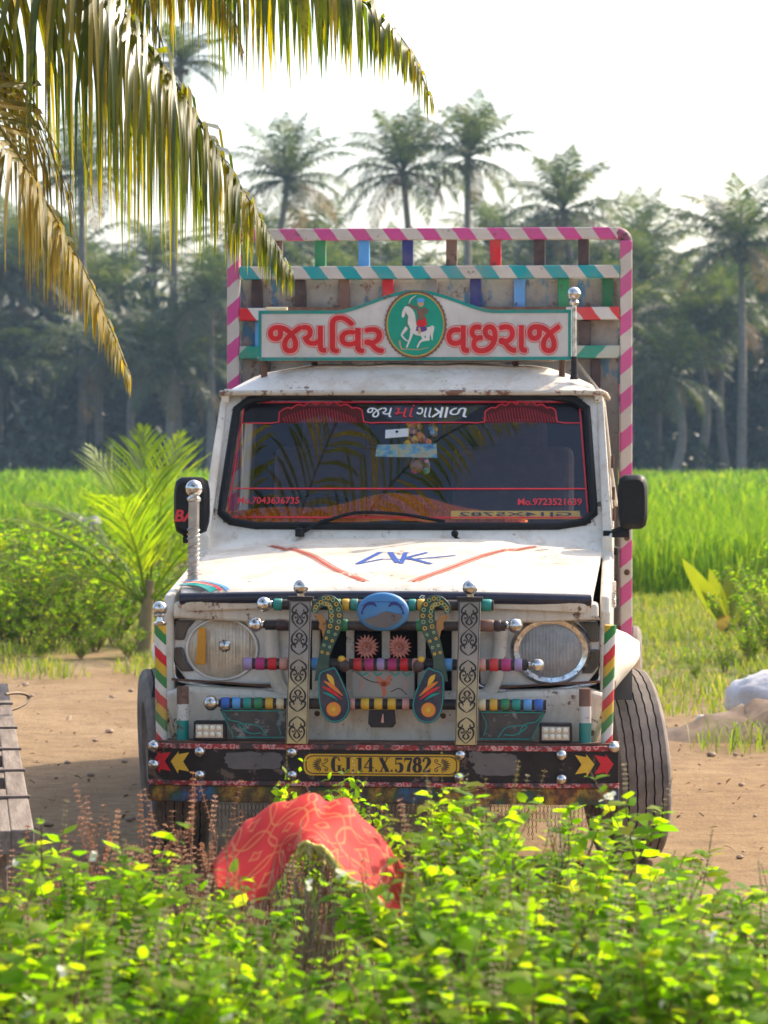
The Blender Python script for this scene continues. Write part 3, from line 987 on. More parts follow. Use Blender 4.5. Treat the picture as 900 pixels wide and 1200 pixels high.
for i, (x, z) in enumerate(loop([(-0.722, 1.204), (-0.683, 1.705), (0.683, 1.705), (0.722, 1.204)], 10)): rub.append(fr(x * 0.995, z, 0.018))
rub2 = [Vector(p) for p in rub]
for i in (0, 10, 20, 30):                       # round the corners
    rub2[i] = (rub2[i - 1] + rub2[i] * 1.2 + rub2[(i + 1) % 40]) / 3.2
m.tube(rub2 + [rub2[0], rub2[1]], 0.017, 8, 0, cap=False)
P('rubber_seal', m, BLACK, glass, smooth=60)
# dark sun band across the top of the glass, scalloped red film, red lines
t = NT('dark_sun_film')
tr = t.n('BsdfTransparent'); tr.inputs[0].default_value = (0.10, 0.09, 0.10, 1)
gl = t.bsdf((0.010, 0.009, 0.012), 0.25)
mx = t.n('MixShader'); mx.inputs[0].default_value = 0.75; t.l(tr.outputs[0], mx.inputs[1]); t.l(gl, mx.inputs[2])
FILM = t.done(mx.outputs[0])
t = NT('red_tint_film')
tr = t.n('BsdfTransparent'); tr.inputs[0].default_value = (0.8, 0.35, 0.33, 1)
gl = t.bsdf((0.22, 0.02, 0.02), 0.4)
mx = t.n('MixShader'); mx.inputs[0].default_value = 0.42; t.l(tr.outputs[0], mx.inputs[1]); t.l(gl, mx.inputs[2])
REDFILM = t.done(mx.outputs[0])
def scallop(x0, x1, zb, h):
    pts = [(x0, zb), (x0 + 0.03, zb + 0.005)]
    n = 7; w = (x1 - x0 - 0.06)
    for i in range(n):
        for k in range(5):
            a = (i + k / 5) / n
            env = math.sin(math.pi * (0.12 + 0.76 * a)) ** 0.6
            pts.append((x0 + 0.03 + w * a, zb + 0.006 + h * env * (0.86 + 0.14 * math.sin(math.pi * k / 5))))
    return pts + [(x1 - 0.03, zb + 0.005), (x1, zb)]
sc1, sc2 = scallop(-0.545, -0.15, 1.598, 0.078), scallop(0.26, 0.60, 1.598, 0.078)
m = MB()
top = [(0.655, 1.676), (-0.655, 1.676)]
m.flat([(-0.66, 1.598)] + sc1 + [(-0.12, 1.600), (0.23, 1.600)] + sc2 + [(0.66, 1.598)] + top, ws(0.0015), 0)
P('sun_film', m, FILM, glass)
for q in (sc1, sc2):
    m = MB(); m.flat(q, ws(0.0015)); P('scallop_film', m, REDFILM, glass)
m = MB()
border = [(-0.688, 1.236), (-0.692, 1.245), (-0.656, 1.668), (-0.645, 1.680), (0.645, 1.680), (0.656, 1.668), (0.692, 1.245), (0.688, 1.236)]
def dense(pts, st=0.05, closed=True):
    out = []
    for i in range(len(pts) if closed else len(pts) - 1):
        a, b2 = pts[i], pts[(i + 1) % len(pts)]
        k = max(1, int(math.dist(a, b2) / st))
        out += [(a[0] + (b2[0] - a[0]) * q / k, a[1] + (b2[1] - a[1]) * q / k) for q in range(k)]
    if not closed: out.append(pts[-1])
    return out
m.ribbon(dense(border), 0.006, ws(0.003), closed=True)
line = [(-0.655, 1.598)] + sc1 + [(-0.12, 1.600), (0.23, 1.600)] + sc2 + [(0.66, 1.598)]
m.ribbon(dense(line, closed=False), 0.0045, ws(0.0035))
m.ribbon(dense([(-0.682, 1.345), (0.685, 1.345)], closed=False), 0.005, ws(0.003))
for k in range(26):
    for s0 in (-0.49, 0.29):
        x = s0 + 0.28 * k / 25
        m.ribbon([(x, 1.603), (x - 0.01, 1.603 + 0.055 * math.sin(math.pi * (0.1 + 0.8 * k / 25)))], 0.0012, ws(0.0033))
P('red_line', m, RED_LINE, glass)
m = MB()
gx = lambda u: (u - 479) * 0.003215 + 0.0075
bold_text(m, 'જય', 0.005, (gx(424), gx(454), 1.620, 1.658), ws, 0.0035, 0, 0.18)
bold_text(m, 'મા', 0.005, (gx(458), gx(480), 1.620, 1.658), ws, 0.0035, 1, 0.18)
m.sphere((gx(480.5), ws_y(gx(480), 1.668) - 0.006, 1.667), 0.004, 8, 6, 1)
bold_text(m, 'ગા', 0.005, (gx(484), gx(502), 1.620, 1.658), ws, 0.0035, 0, 0.18)
# the conjunct is drawn by hand: stem, arc and slanting stroke
zz = lambda a, b2: (gx(a) + (b2 - 1.618) * 0.18, b2)
m.ribbon([zz(513, 1.619), zz(513, 1.660)], 0.009, ws(0.0035), 0)
m.ribbon(spline([zz(504, 1.655), zz(508, 1.646), zz(512, 1.640)], 4), 0.007, ws(0.0037), 0)
m.ribbon(spline([zz(512, 1.642), zz(508, 1.633), zz(503, 1.621)], 4), 0.007, ws(0.0039), 0)
m.ribbon([zz(519, 1.619), zz(519, 1.660)], 0.009, ws(0.0035), 0)
bold_text(m, 'ળ', 0.005, (gx(524), gx(545), 1.620, 1.658), ws, 0.0035, 0, 0.18)
P('top_lettering', m, [WHITE_LINE, RED_LINE], glass)
for w_, bx_ in (('Mo.7043636735', (-0.655, -0.415, 1.286, 1.312)), ('Mo.9723521639', (0.425, 0.668, 1.282, 1.308))):
    m = MB(); put_text(m, text_geo(w_, 0.014), bx_, ws(0.004)); P('phone_lettering', m, RED_LINE, glass)
m = MB()       # sticker cards inside the glass
m.prism([(-0.095, 1.545), (-0.005, 1.552), (-0.005, 1.583), (-0.095, 1.577)], -0.008, -0.010, 0, lambda x, z, d: ws(d)(x, z))
P('white_card', m, WHITE_LINE, glass)
m = MB(); m.sphere((-0.05, ws_y(-0.05, 1.566) + 0.002, 1.566), (0.006, 0.003, 0.005), 8, 6)
P('card_hole', m, BLACK, glass)
t = NT('landscape_sticker'); co = t.coord('Object')
cl = t.ramp(t.noise(32, co, 4, 0.7), [(0.32, (0.03, 0.10, 0.30)), (0.45, (0.10, 0.30, 0.42)), (0.55, (0.36, 0.42, 0.25)), (0.65, (0.45, 0.25, 0.20)), (0.75, (0.6, 0.6, 0.5))])
STK = t.done(t.bsdf(cl, 0.5))
m = MB(); m.prism([(-0.13, 1.475), (0.11, 1.47), (0.105, 1.525), (-0.125, 1.52)], -0.010, -0.012, 0, lambda x, z, d: ws(d)(x, z))
P('picture_sticker', m, STK, glass)
# wiper
m = MB()
wp = [(-0.40, ws_y(-0.40, 1.19) - 0.045, 1.178), (-0.32, ws_y(-0.3, 1.23) - 0.045, 1.222), (-0.19, ws_y(-0.2, 1.262) - 0.035, 1.258)]
m.tube(wp, [0.009, 0.007, 0.005], 6)
bl = [(x, ws_y(x, z) - 0.022, z) for x, z in spline([(-0.33, 1.215), (-0.19, 1.255), (-0.02, 1.250), (0.15, 1.222)], 6)]
m.tube(bl, 0.007, 6)
m.lathe([(0.018, 0), (0.018, 0.03), (0.008, 0.035)], (-0.40, ws_y(-.4, 1.178) - 0.05, 1.165), 'z', 12)
P('wiper', m, BLACK, smooth=50)
# roof
m = MB(); vs, fs = [], []
nx2, ny2 = 24, 18
def roof_z(x, y):
    a = min(1, max(0, (y - 1.455) / 0.30)); b2 = min(1, max(0, (2.50 - y) / 0.15))
    return 1.722 + 0.118 * math.sin(a * math.pi / 2) ** 0.8 * math.sin(b2 * math.pi / 2) ** 0.5 * (1 - (abs(x) / 0.748) ** 5) - 0.004 * math.sin(x * 22) * a
for j in range(ny2 + 1):
    y = 1.455 + 1.045 * (j / ny2) ** 1.4
    for i in range(nx2 + 1):
        x = 0.745 * math.sin((-1 + 2 * i / nx2) * math.pi / 2)
        vs.append((x, y + (0.03 * (x / .745) ** 2 if j == 0 else 0.03 * (x / .745) ** 2 * (1 - j / ny2)), roof_z(x, y)))
for j in range(ny2):
    for i in range(nx2):
        a = j * (nx2 + 1) + i; fs.append((a, a + 1, a + nx2 + 2, a + nx2 + 1))
m.add(vs, fs)
roof = P('roof', m, WHITE, smooth=60, fix=True)
m = MB()
gut = [(x, 1.452 + 0.03 * (x / .745) ** 2, 1.718) for x in np.linspace(-0.745, 0.745, 15)]
m.tube([(-0.76, 2.48, 1.712), (-0.757, 1.6, 1.712)] + gut + [(0.757, 1.6, 1.712), (0.76, 2.48, 1.712)], 0.011, 7)
P('rain_gutter', m, paint('rusted_gutter', (0.62, 0.55, 0.44), 0.5, (0.19, 0.09, 0.05), 0.16, 0.5), roof, smooth=60)
# doors, rear wall, floor
for s in (-1, 1):
    m = MB()
    m.hexa([(s * .78, 1.12, .52), (s * .745, 1.12, .52), (s * .745, 2.50, .52), (s * .78, 2.50, .52), (s * .785, 1.12, 1.17), (s * .745, 1.12, 1.17), (s * .745, 2.50, 1.17), (s * .785, 2.50, 1.17)])
    m.hexa([(s * .785, 2.34, 1.17), (s * .745, 2.34, 1.17), (s * .745, 2.50, 1.17), (s * .785, 2.50, 1.17), (s * .748, 2.36, 1.715), (s * .715, 2.36, 1.715), (s * .715, 2.50, 1.715), (s * .748, 2.50, 1.715)])
    m.hexa([(s * .748, 1.49, 1.68), (s * .715, 1.49, 1.68), (s * .715, 2.37, 1.68), (s * .748, 2.37, 1.68), (s * .745, 1.49, 1.715), (s * .715, 1.49, 1.715), (s * .715, 2.37, 1.715), (s * .745, 2.37, 1.715)])
    m.hexa([(s * .785, 1.13, 1.165), (s * .750, 1.16, 1.165), (s * .750, 1.26, 1.165), (s * .785, 1.26, 1.165), (s * .748, 1.50, 1.70), (s * .72, 1.52, 1.70), (s * .72, 1.57, 1.70), (s * .748, 1.57, 1.70)])
    d = P('door', m, WHITE, bevel=0.006, fix=True)
    m = MB(); m.add([(s * .768, 1.25, 1.17), (s * .768, 2.345, 1.17), (s * .735, 2.36, 1.69), (s * .735, 1.55, 1.69)], [(0, 1, 2, 3)])
    P('window_pane', m, GLASS, d)
    m = MB(); m.box((s * .793, 2.25, 1.08), (0.02, 0.13, 0.03)); P('handle', m, BLACK, d, bevel=0.004)
    for hz in (0.95, 0.65):
        m = MB(); m.box((s * .789, 1.14, hz), (0.02, 0.03, 0.10)); P('hinge', m, WHITE, d, bevel=0.004)
m = MB(); m.box((0, 2.49, 1.10), (1.47, 0.03, 1.16)); m.box((0, 1.8, 0.54), (1.48, 1.36, 0.04)); m.box((0, 1.14, 0.83), (1.47, 0.03, 0.58))
P('cab_bulkhead', m, DARK)
# interior
SEAT = plain('seat_cloth', (0.045, 0.022, 0.020), 0.9, var=0.4, scale=18)
for x in (-0.37, 0.37):
    m = MB(); m.box((x, 1.98, 0.86), (0.52, 0.50, 0.16)); m.box((x, 2.24, 1.20), (0.50, 0.14, 0.62), 0, Matrix.Rotation(R(-10), 3, 'X')); m.box((x, 2.30, 1.55), (0.28, 0.09, 0.15))
    P('seat', m, SEAT, bevel=0.04, seg=3)
m = MB(); m.prism([(1.22, 0.80), (1.22, 1.19), (1.34, 1.205), (1.52, 1.17), (1.56, 1.02), (1.50, 0.80)], -0.72, 0.72, 0, lambda a, z, d: (d, a, z))
dash = P('dashboard', m, DARK, bevel=0.02, fix=True)
FUR = foliage('orange_fur', [(0.60, 0.15, 0.02), (0.75, 0.24, 0.03), (0.85, 0.36, 0.07)], (1.2, 1.0, 0.8), 0.3, 0.9, 0.1)
rf = np.random.default_rng(31); n = 9000
x = rf.uniform(-0.69, 0.45, n); y = rf.uniform(1.24, 1.50, n)
mound = 0.035 + 0.075 * np.exp(-((x + 0.05) / 0.22) ** 2) + 0.02 * np.exp(-((x + 0.5) / 0.15) ** 2)
k = y < 1.5 - 0.1 * (x > 0.2)
z = 1.195 + mound * np.sin(np.clip((y - 1.22) / 0.3, 0, 1) * np.pi) ** 0.5
fur = blades(np.stack([x, y, z], 1)[k], 0.035, 0.004, 0.9, rf)
o = link('fur_cover', mesh_np('fur_cover', *fur, FUR), dash); o['kind'] = 'stuff'
m = MB(); vs, fs = [], []
for j in range(9):
    for i in range(31):
        xx = -0.70 + 1.16 * i / 30; yy = 1.23 + 0.28 * j / 8
        vs.append((xx, yy, 1.19 + (0.035 + 0.075 * math.exp(-((xx + 0.05) / 0.22) ** 2) + 0.02 * math.exp(-((xx + 0.5) / 0.15) ** 2)) * math.sin(min(1, max(0, (yy - 1.22) / 0.3)) * math.pi) ** 0.5))
for j in range(8):
    for i in range(30):
        a = j * 31 + i; fs.append((a, a + 1, a + 32, a + 31))
m.add(vs, fs); P('fur_backing', m, plain('orange_cloth', (0.65, 0.18, 0.02), 0.95, var=0.4, scale=25), dash, smooth=180)
m = MB()       # mirror image of a dashboard plate in the glass, modelled as a yellow strip
m.prism([(0.17, 1.238), (0.665, 1.238), (0.66, 1.268), (0.17, 1.268)], -0.012, -0.014, 0, lambda x, z, d: ws(d)(x, z))
strip = P('reflected_number', m, DECAL['yellow'])
m = MB(); put_text(m, text_geo('GJ14X5782', 0.01), (0.63, 0.20, 1.243, 1.263), ws(-0.0105))
P('reflected_lettering', m, DECAL['black'], strip)
m = MB(); cs = Vector((-0.37, 1.60, 1.16)); rot = Matrix.Rotation(R(-62), 3, 'X')
ring = [cs + rot @ Vector((0.19 * math.cos(a), 0.19 * math.sin(a), 0)) for a in np.linspace(0, 2 * math.pi, 33)]
m.tube(ring, 0.014, 8, cap=False)
for a in (0.5, 2.64, 4.71): m.tube([cs, cs + rot @ Vector((0.19 * math.cos(a), 0.19 * math.sin(a), 0))], 0.012, 6)
m.tube([cs, cs + Vector((0, -0.2, -0.12))], 0.03, 8)
P('steering_wheel', m, BLACK, smooth=60)
m = MB()       # garland and charm hanging behind the glass
rg = random.Random(4)
cols = ['red', 'orange', 'yellow', 'brown', 'rosy', 'lblue', 'teal', 'dbrown']
for i in range(46):
    a = i / 46
    xx = 0.045 + 0.06 * rg.uniform(-1, 1) * (1 if a < .6 else .5); zz2 = 1.60 - 0.19 * a
    m.sphere((xx, ws_y(xx, zz2) + 0.05 + rg.uniform(-.015, .015), zz2), rg.uniform(0.009, 0.018), 8, 6, rg.randrange(6) if a < .55 else rg.choice((0, 3, 4, 6, 7)))
m.sphere((0.03, ws_y(0.03, 1.44) + 0.05, 1.435), 0.028, 10, 8, 3)
m.tube([(0.04, ws_y(0.04, 1.68) + 0.05, 1.69), (0.04, ws_y(.04, 1.44) + 0.05, 1.44)], 0.002, 4, 7)
P('hanging_garland', m, [PM[c] for c in cols], smooth=60)

# ---------------------------------------------------------------- fenders
for s in (-1, 1):
    m = MB()
    arch = [(0.72 + 0.42 * math.cos(a), 0.36 + 0.42 * math.sin(a)) for a in np.linspace(R(8), R(172), 16)]
    poly = [(1.14, 0.50)] + [p for p in arch if p[0] < 1.13] + [(0.25, 0.50), (0.20, 0.62), (0.19, 0.93), (0.22, 0.985), (1.12, 1.10)]
    m.prism(poly, s * 0.748, s * 0.785, 0, lambda a, z, d: (d, a, z))
    fe = P('fender', m, WHITE, bevel=0.012, seg=3, fix=True)
    m = MB(); vs, fs = [], []
    aa = np.linspace(R(28), R(134), 18)
    sec = [(0.40, 0.775), (0.400, 0.865), (0.415, 0.888), (0.445, 0.885), (0.475, 0.84), (0.50, 0.775)]
    for ia, a in enumerate(aa):
        kk = min(1.0, 0.25 + 0.75 * math.sin(min(1, (17 - ia) / 5) * math.pi / 2))
        for r_, x_ in sec: vs.append((s * (0.775 + (x_ - 0.775) * kk), 0.72 + r_ * math.cos(a), 0.352 + r_ * math.sin(a)))
    q = len(sec)
    for i in range(len(aa) - 1):
        for j in range(q - 1): fs.append((i * q + j, i * q + j + 1, (i + 1) * q + j + 1, (i + 1) * q + j))
    fs += [tuple(range(q)), tuple((len(aa) - 1) * q + j for j in range(q))]
    m.add(vs, fs); P('wheel_arch', m, WHITE, fe, smooth=50, fix=True)
    m = MB(); vs, fs = [], []
    for a in np.linspace(R(15), R(140), 16):
        for x_ in (0.55, 0.86): vs.append((s * x_, 0.72 + 0.397 * math.cos(a), 0.352 + 0.397 * math.sin(a)))
    for i in range(15): fs.append((2 * i, 2 * i + 1, 2 * i + 3, 2 * i + 2))
    m.add(vs, fs); P('arch_liner', m, BLACK, fe, smooth=60)
# hood hinge coil on the picture-right fender
m = MB()
cx = [(0.792 + 0.008 * math.cos(a), 0.55 + 0.008 * math.sin(a), 0.93 + 0.0012 * a) for a in np.linspace(0, 46, 140)]
m.tube(cx, 0.002, 4); P('coil_spring', m, STEEL, smooth=60)

# ---------------------------------------------------------------- front panel
m = MB()
m.prism([(-0.745, 0.905), (-0.33, 0.885), (0.33, 0.885), (0.745, 0.905), (0.742, 0.962), (-0.742, 0.962)], 0.155, 0.30)
P('front_panel', m, WHITE, bevel=0.012, seg=3, fix=True)
m = MB()
m.prism([(-0.775, 0.43), (0.775, 0.43), (0.775, 0.645), (0.70, 0.668), (0.42, 0.655), (0.33, 0.635), (-0.33, 0.635), (-0.42, 0.655), (-0.70, 0.668), (-0.775, 0.645)], 0.135, 0.26)
ap = P('front_apron', m, WHITE, bevel=0.02, seg=3, fix=True)
for x, z in ((-0.235, 0.575), (0.205, 0.57), (0.49, 0.60)):
    m = MB(); m.lathe([(0.0, -0.003), (0.010, -0.002), (0.010, 0.004)], (x, 0.135, z), 'y', 12); P('drain_hole', m, RUST, ap)
m = MB(); m.box((0, 0.34, 0.76), (1.44, 0.02, 0.36)); P('radiator_panel', m, DARK)
# dented gap strips under the headlamps
for s in (-1, 1):
    m = MB(); m.tube([(s * 0.40, 0.150, 0.668), (s * 0.56, 0.150, 0.680), (s * 0.75, 0.165, 0.690)], [0.005, 0.004, 0.005], 6); P('seam_strip', m, RUST, smooth=60)
grl = MB()
gp = []
for x, z in spline([(-0.405, 0.90), (-0.395, 0.76), (-0.37, 0.66), (-0.30, 0.632), (0, 0.628), (0.30, 0.632), (0.37, 0.66), (0.395, 0.76), (0.405, 0.90)], 6): gp.append((x, 0.185, z))
grl.tube(gp, 0.026, 10)
gr = P('grille', grl, WHITE, smooth=60)
for x in (-0.245, -0.125, 0.0, 0.125, 0.245):
    m = MB(); m.box((x, 0.205, 0.762), (0.028, 0.03, 0.262)); P('grille_bar', m, WHITE, gr, bevel=0.006)

# ---------------------------------------------------------------- headlamps
def lens_mat(name, col, rough, ridged, scale=140):
    t = NT(name); co = t.coord('Object')
    w = t.n('TexWave'); w.inputs['Scale'].default_value = scale / 6.28 / 3; w.bands_direction = 'X'
    t.l(co, w.inputs['Vector'])
    n = t.noise(24, co, 6, 0.7)
    c = t.ramp(n, [(0.35, tuple(x * 0.7 for x in col)), (0.65, col)])
    return t.done(t.bsdf(c, rough, 0.15, w.outputs[0] if ridged else n, 0.5, 0.004))
REFLECT = plain('lamp_reflector', (0.66, 0.65, 0.64), 0.32, 0.25, 0.2, 14)
LENS_A = lens_mat('ribbed_lens', (0.72, 0.62, 0.48), 0.25, True)
LENS_B = lens_mat('scuffed_lens', (0.44, 0.43, 0.415), 0.45, False)
SIGNAL = plain('smoked_signal_lens', (0.085, 0.070, 0.062), 0.15, 0, 0.3, 20)
for s in (-1, 1):
    root = empty('headlight'); root.parent = TR
    if s > 0: root['label'] = 'dull grey scuffed headlight without its cover'
    else: root['label'] = 'ribbed headlight with an amber strip'
    cx, cz = s * 0.577, 0.795
    m = MB()
    out = [(s * 0.318, 0.892), (s * 0.735, 0.906), (s * 0.754, 0.86), (s * 0.750, 0.74), (s * 0.70, 0.674), (s * 0.330, 0.668)]
    m.prism(out if s < 0 else list(reversed(out)), 0.215, 0.27)
    P('housing', m, REFLECT, root, bevel=0.008, fix=True)
    m = MB(); rimp = [(x, 0.212, z) for x, z in spline(out + [out[0]], 5)]
    m.tube(rimp, 0.007, 7, cap=False); P('chrome_rim', m, CHROME, root, smooth=60)
    m = MB()
    m.lathe(([(0.106, -0.004), (0.110, -0.028), (0.128, -0.032), (0.140, -0.016), (0.143, 0.0)] if s > 0 else [(0.118, -0.004), (0.121, -0.022), (0.127, -0.022), (0.132, 0.0)]), (cx, 0.214, cz), 'y', 40, 0, 1.0, 0.86)
    P('bezel', m, CHROME if s > 0 else REFLECT, root, smooth=60)
    m = MB()
    m.lathe([(0.121, -0.012), (0.100, -0.024), (0.075, -0.031), (0.04, -0.035), (0.0, -0.036)], (cx, 0.212, cz), 'y', 40, 0, 1.0, 0.88)
    P('lens', m, LENS_A if s < 0 else LENS_B, root, smooth=80)
    m = MB()
    for q in range(-9, 10):
        xq = q * 0.0118; hq = 0.88 * math.sqrt(max(0, 0.112 ** 2 - xq * xq)) 
        yq = [0.212 - 0.036 + 0.024 * ((xq * xq + (zq / 0.88) ** 2) / 0.0146) ** 1.3 for zq in np.linspace(-hq, hq, 9)]
        m.tube([(cx + xq, yy_, cz + zq) for yy_, zq in zip(yq, np.linspace(-hq, hq, 9))], 0.0042, 5, cap=False)
    P('lens_flutes', m, LENS_A if s < 0 else LENS_B, root, smooth=60)
    if s < 0:
        m = MB(); m.lathe([(0.024, -0.034), (0.020, -0.040), (0.012, -0.043), (0.0, -0.046)], (cx + 0.012, 0.212, cz + 0.012), 'y', 20)
        P('bulb_cap', m, CHROME, root, smooth=60)
        m = MB(); m.prism([(-0.665, 0.745), (-0.630, 0.742), (-0.628, 0.872), (-0.655, 0.872)], 0.150, 0.160)
        P('amber_strip', m, plain('amber', (0.62, 0.27, 0.01), 0.3), root, bevel=0.003, fix=True)
    m = MB()
    for z0, z1 in ((0.825, 0.895), (0.715, 0.800)):
        pl = ([(s * 0.712, z0), (s * 0.744, z0), (s * 0.742, z1), (s * 0.672, z1), (s * 0.698, z1 - 0.03)] if z0 > 0.8 else [(s * 0.676, z0), (s * 0.722, z0), (s * 0.744, z0 + 0.03), (s * 0.746, z1), (s * 0.716, z1), (s * 0.704, z0 + 0.035)])
        m.prism(pl if s < 0 else list(reversed(pl)), 0.200, 0.218)
    P('turn_signal', m, SIGNAL, root, bevel=0.006, fix=True)

# ---------------------------------------------------------------- bumper
m = MB()
def bxy(x): return 0.0 + 0.03 * max(0, (abs(x) - 0.62) / 0.2) ** 2
BX = [-0.815, -0.74, -0.62, -0.3, 0, 0.3, 0.62, 0.74, 0.815]
def band(m, z0, z1, d, mi=0, th=0.05, xs=BX):
    vs, fs = [], []
    for x in xs:
        y = bxy(x) - d
        vs += [(x, y, z0), (x, y, z1), (x, y + th, z1), (x, y + th, z0)]
    n = len(xs)
    for i in range(n - 1):
        a = 4 * i
        for k in range(4): fs.append((a + k, a + (k + 1) % 4, a + 4 + (k + 1) % 4, a + 4 + k))
    fs += [(0, 1, 2, 3), tuple(4 * (n - 1) + k for k in (3, 2, 1, 0))]
    m.add(vs, fs, mi)
band(m, 0.338, 0.478, 0.0)
BUMP = paint('bumper_paint', (0.018, 0.012, 0.012), 0.30, (0.15, 0.095, 0.07), 0.125, 0.10, 9, spec=0.3)
bump = P('bumper', m, BUMP, bevel=0.006, fix=True)
def rope_mat():
    t = NT('red_rope_pattern'); co = t.coord('Object')
    sp = t.n('SeparateXYZ'); t.l(co, sp.inputs[0])
    v = t.n('TexVoronoi'); v.inputs['Scale'].default_value = 55
    t.l(co, v.inputs['Vector'])
    c = t.ramp(v.outputs['Distance'], [(0.25, (0.55, 0.03, 0.03)), (0.45, (0.65, 0.40, 0.36)), (0.6, (0.35, 0.02, 0.02))])
    c = t.mix(t.ramp(t.noise(9, co, 6, 0.7), [(0.47, 0.0), (0.57, 1.0)]), c, (0.045, 0.028, 0.025))
    return t.done(t.bsdf(c, 0.5))
ROPE = rope_mat()
m = MB(); band(m, 0.462, 0.480, 0.007, 0, 0.012); band(m, 0.336, 0.352, 0.007, 0, 0.012)
P('red_border', m, ROPE, bump, bevel=0.003, fix=True)
def skirt_mat():
    t = NT('rusty_painted_skirt'); co = t.coord('Object', (1.0, 1.0, 0.8))
    c = t.ramp(t.noise(4.2, co, 3, 0.5), [(0.30, (0.20, 0.05, 0.02)), (0.40, (0.28, 0.10, 0.03)), (0.47, (0.45, 0.24, 0.03)), (0.52, (0.05, 0.09, 0.02)), (0.60, (0.03, 0.14, 0.30)), (0.68, (0.30, 0.05, 0.02))], 'LINEAR')
    c = t.mix(t.ramp(t.noise(38, co, 6, 0.75), [(0.42, 0.0), (0.58, 0.9)]), c, (0.085, 0.035, 0.02))
    return t.done(t.bsdf(c, 0.75, 0, t.noise(40, co), 0.5, 0.004))
m = MB(); band(m, 0.278, 0.335, -0.004); P('lower_skirt', m, skirt_mat(), bump, bevel=0.004, fix=True)
m = MB(); band(m, 0.480, 0.487, -0.01, 0, 0.10); P('top_flange', m, RUST, bump, fix=True)
# chain fringe
m = MB()
rc = random.Random(12)
for i in range(120):
    x = -0.78 + 1.56 * i / 119
    L_ = 0.085 + 0.02 * math.sin(i * 0.9) + rc.uniform(-.02, .02)
    k = int(L_ / 0.012)
    for j in range(k):
        z = 0.277 - 0.012 * (j + 0.5)
        y = bxy(x) + 0.03
        w, h = (0.0042, 0.0075)
        c4 = [(x - w, y, z), (x, y, z + h), (x + w, y, z), (x, y, z - h)] if j % 2 == 0 else [(x, y - w, z), (x, y, z + h), (x, y + w, z), (x, y, z - h)]
        m.tube(c4 + [c4[0]], 0.0014, 3, cap=False)
o = P('chain_fringe', m, RUST, bump); o['kind'] = 'stuff'
# chrome dome bolts
dome = MB(); dome.lathe([(0.021, 0), (0.021, -0.006), (0.017, -0.016), (0.009, -0.023), (0.0, -0.025)], (0, 0, 0), 'y', 18)
dome_me = dome.mesh('bolt', CHROME, 50)
for x, z in ((-0.628, 0.452), (-0.628, 0.372), (-0.308, 0.452), (-0.308, 0.374), (0.272, 0.448), (0.268, 0.372), (0.618, 0.450), (0.618, 0.368), (-0.79, 0.468), (-0.79, 0.405), (0.795, 0.476)):
    b2 = link('bolt', dome_me, bump); b2.location = (x, bxy(x) - 0.001, z)
# arrows and the worn grey patches
def fb(d): return lambda x, z: (x, bxy(x) - d, z)
for s in (-1, 1):
    for k, (x0, mi) in enumerate(((0.665, 0), (0.730, 1))):
        w = 0.066
        pl = [(x0, 0.450), (x0 + 0.038, 0.443), (x0 + 0.038, 0.453), (x0 + w, 0.418), (x0 + 0.040, 0.376), (x0 + 0.038, 0.390), (x0, 0.384), (x0 + 0.022, 0.418)]
        pl = [(s * (x if x < 0.74 else x), z) for x, z in pl]
        if s > 0: pl = pl
        m = MB(); m.flat(pl if s < 0 else list(reversed(pl)), fb(0.0025 + 0.0006 * k)); P('direction_arrow', m, DECAL[('yellow', 'red')[mi]], bump)
m = MB()
rq = random.Random(3)
def blob(x0, x1, z0, z1, n=26):
    cx, cz, rx, rz = (x0 + x1) / 2, (z0 + z1) / 2, (x1 - x0) / 2, (z1 - z0) / 2
    out = []
    for i in range(n):
        a = 2 * math.pi * i / n
        c_, s_ = math.cos(a), math.sin(a)
        k = (abs(c_) ** 4 + abs(s_) ** 4) ** -0.25 * rq.uniform(0.86, 1.04)
        out.append((cx + rx * c_ * k, cz + rz * s_ * k))
    return out
PRIMER = paint('primer_grey', (0.14, 0.12, 0.115), 0.6, (0.04, 0.03, 0.03), 0.12, 0.4)
for q, dd in (((-0.545, -0.335, 0.392, 0.455), 0.0022), ((0.315, 0.47, 0.375, 0.455), 0.0022), ((0.30, 0.35, 0.42, 0.462), 0.0026)):
    m = MB(); m.flat(blob(*q), fb(dd)); P('worn_patch', m, PRIMER, bump)

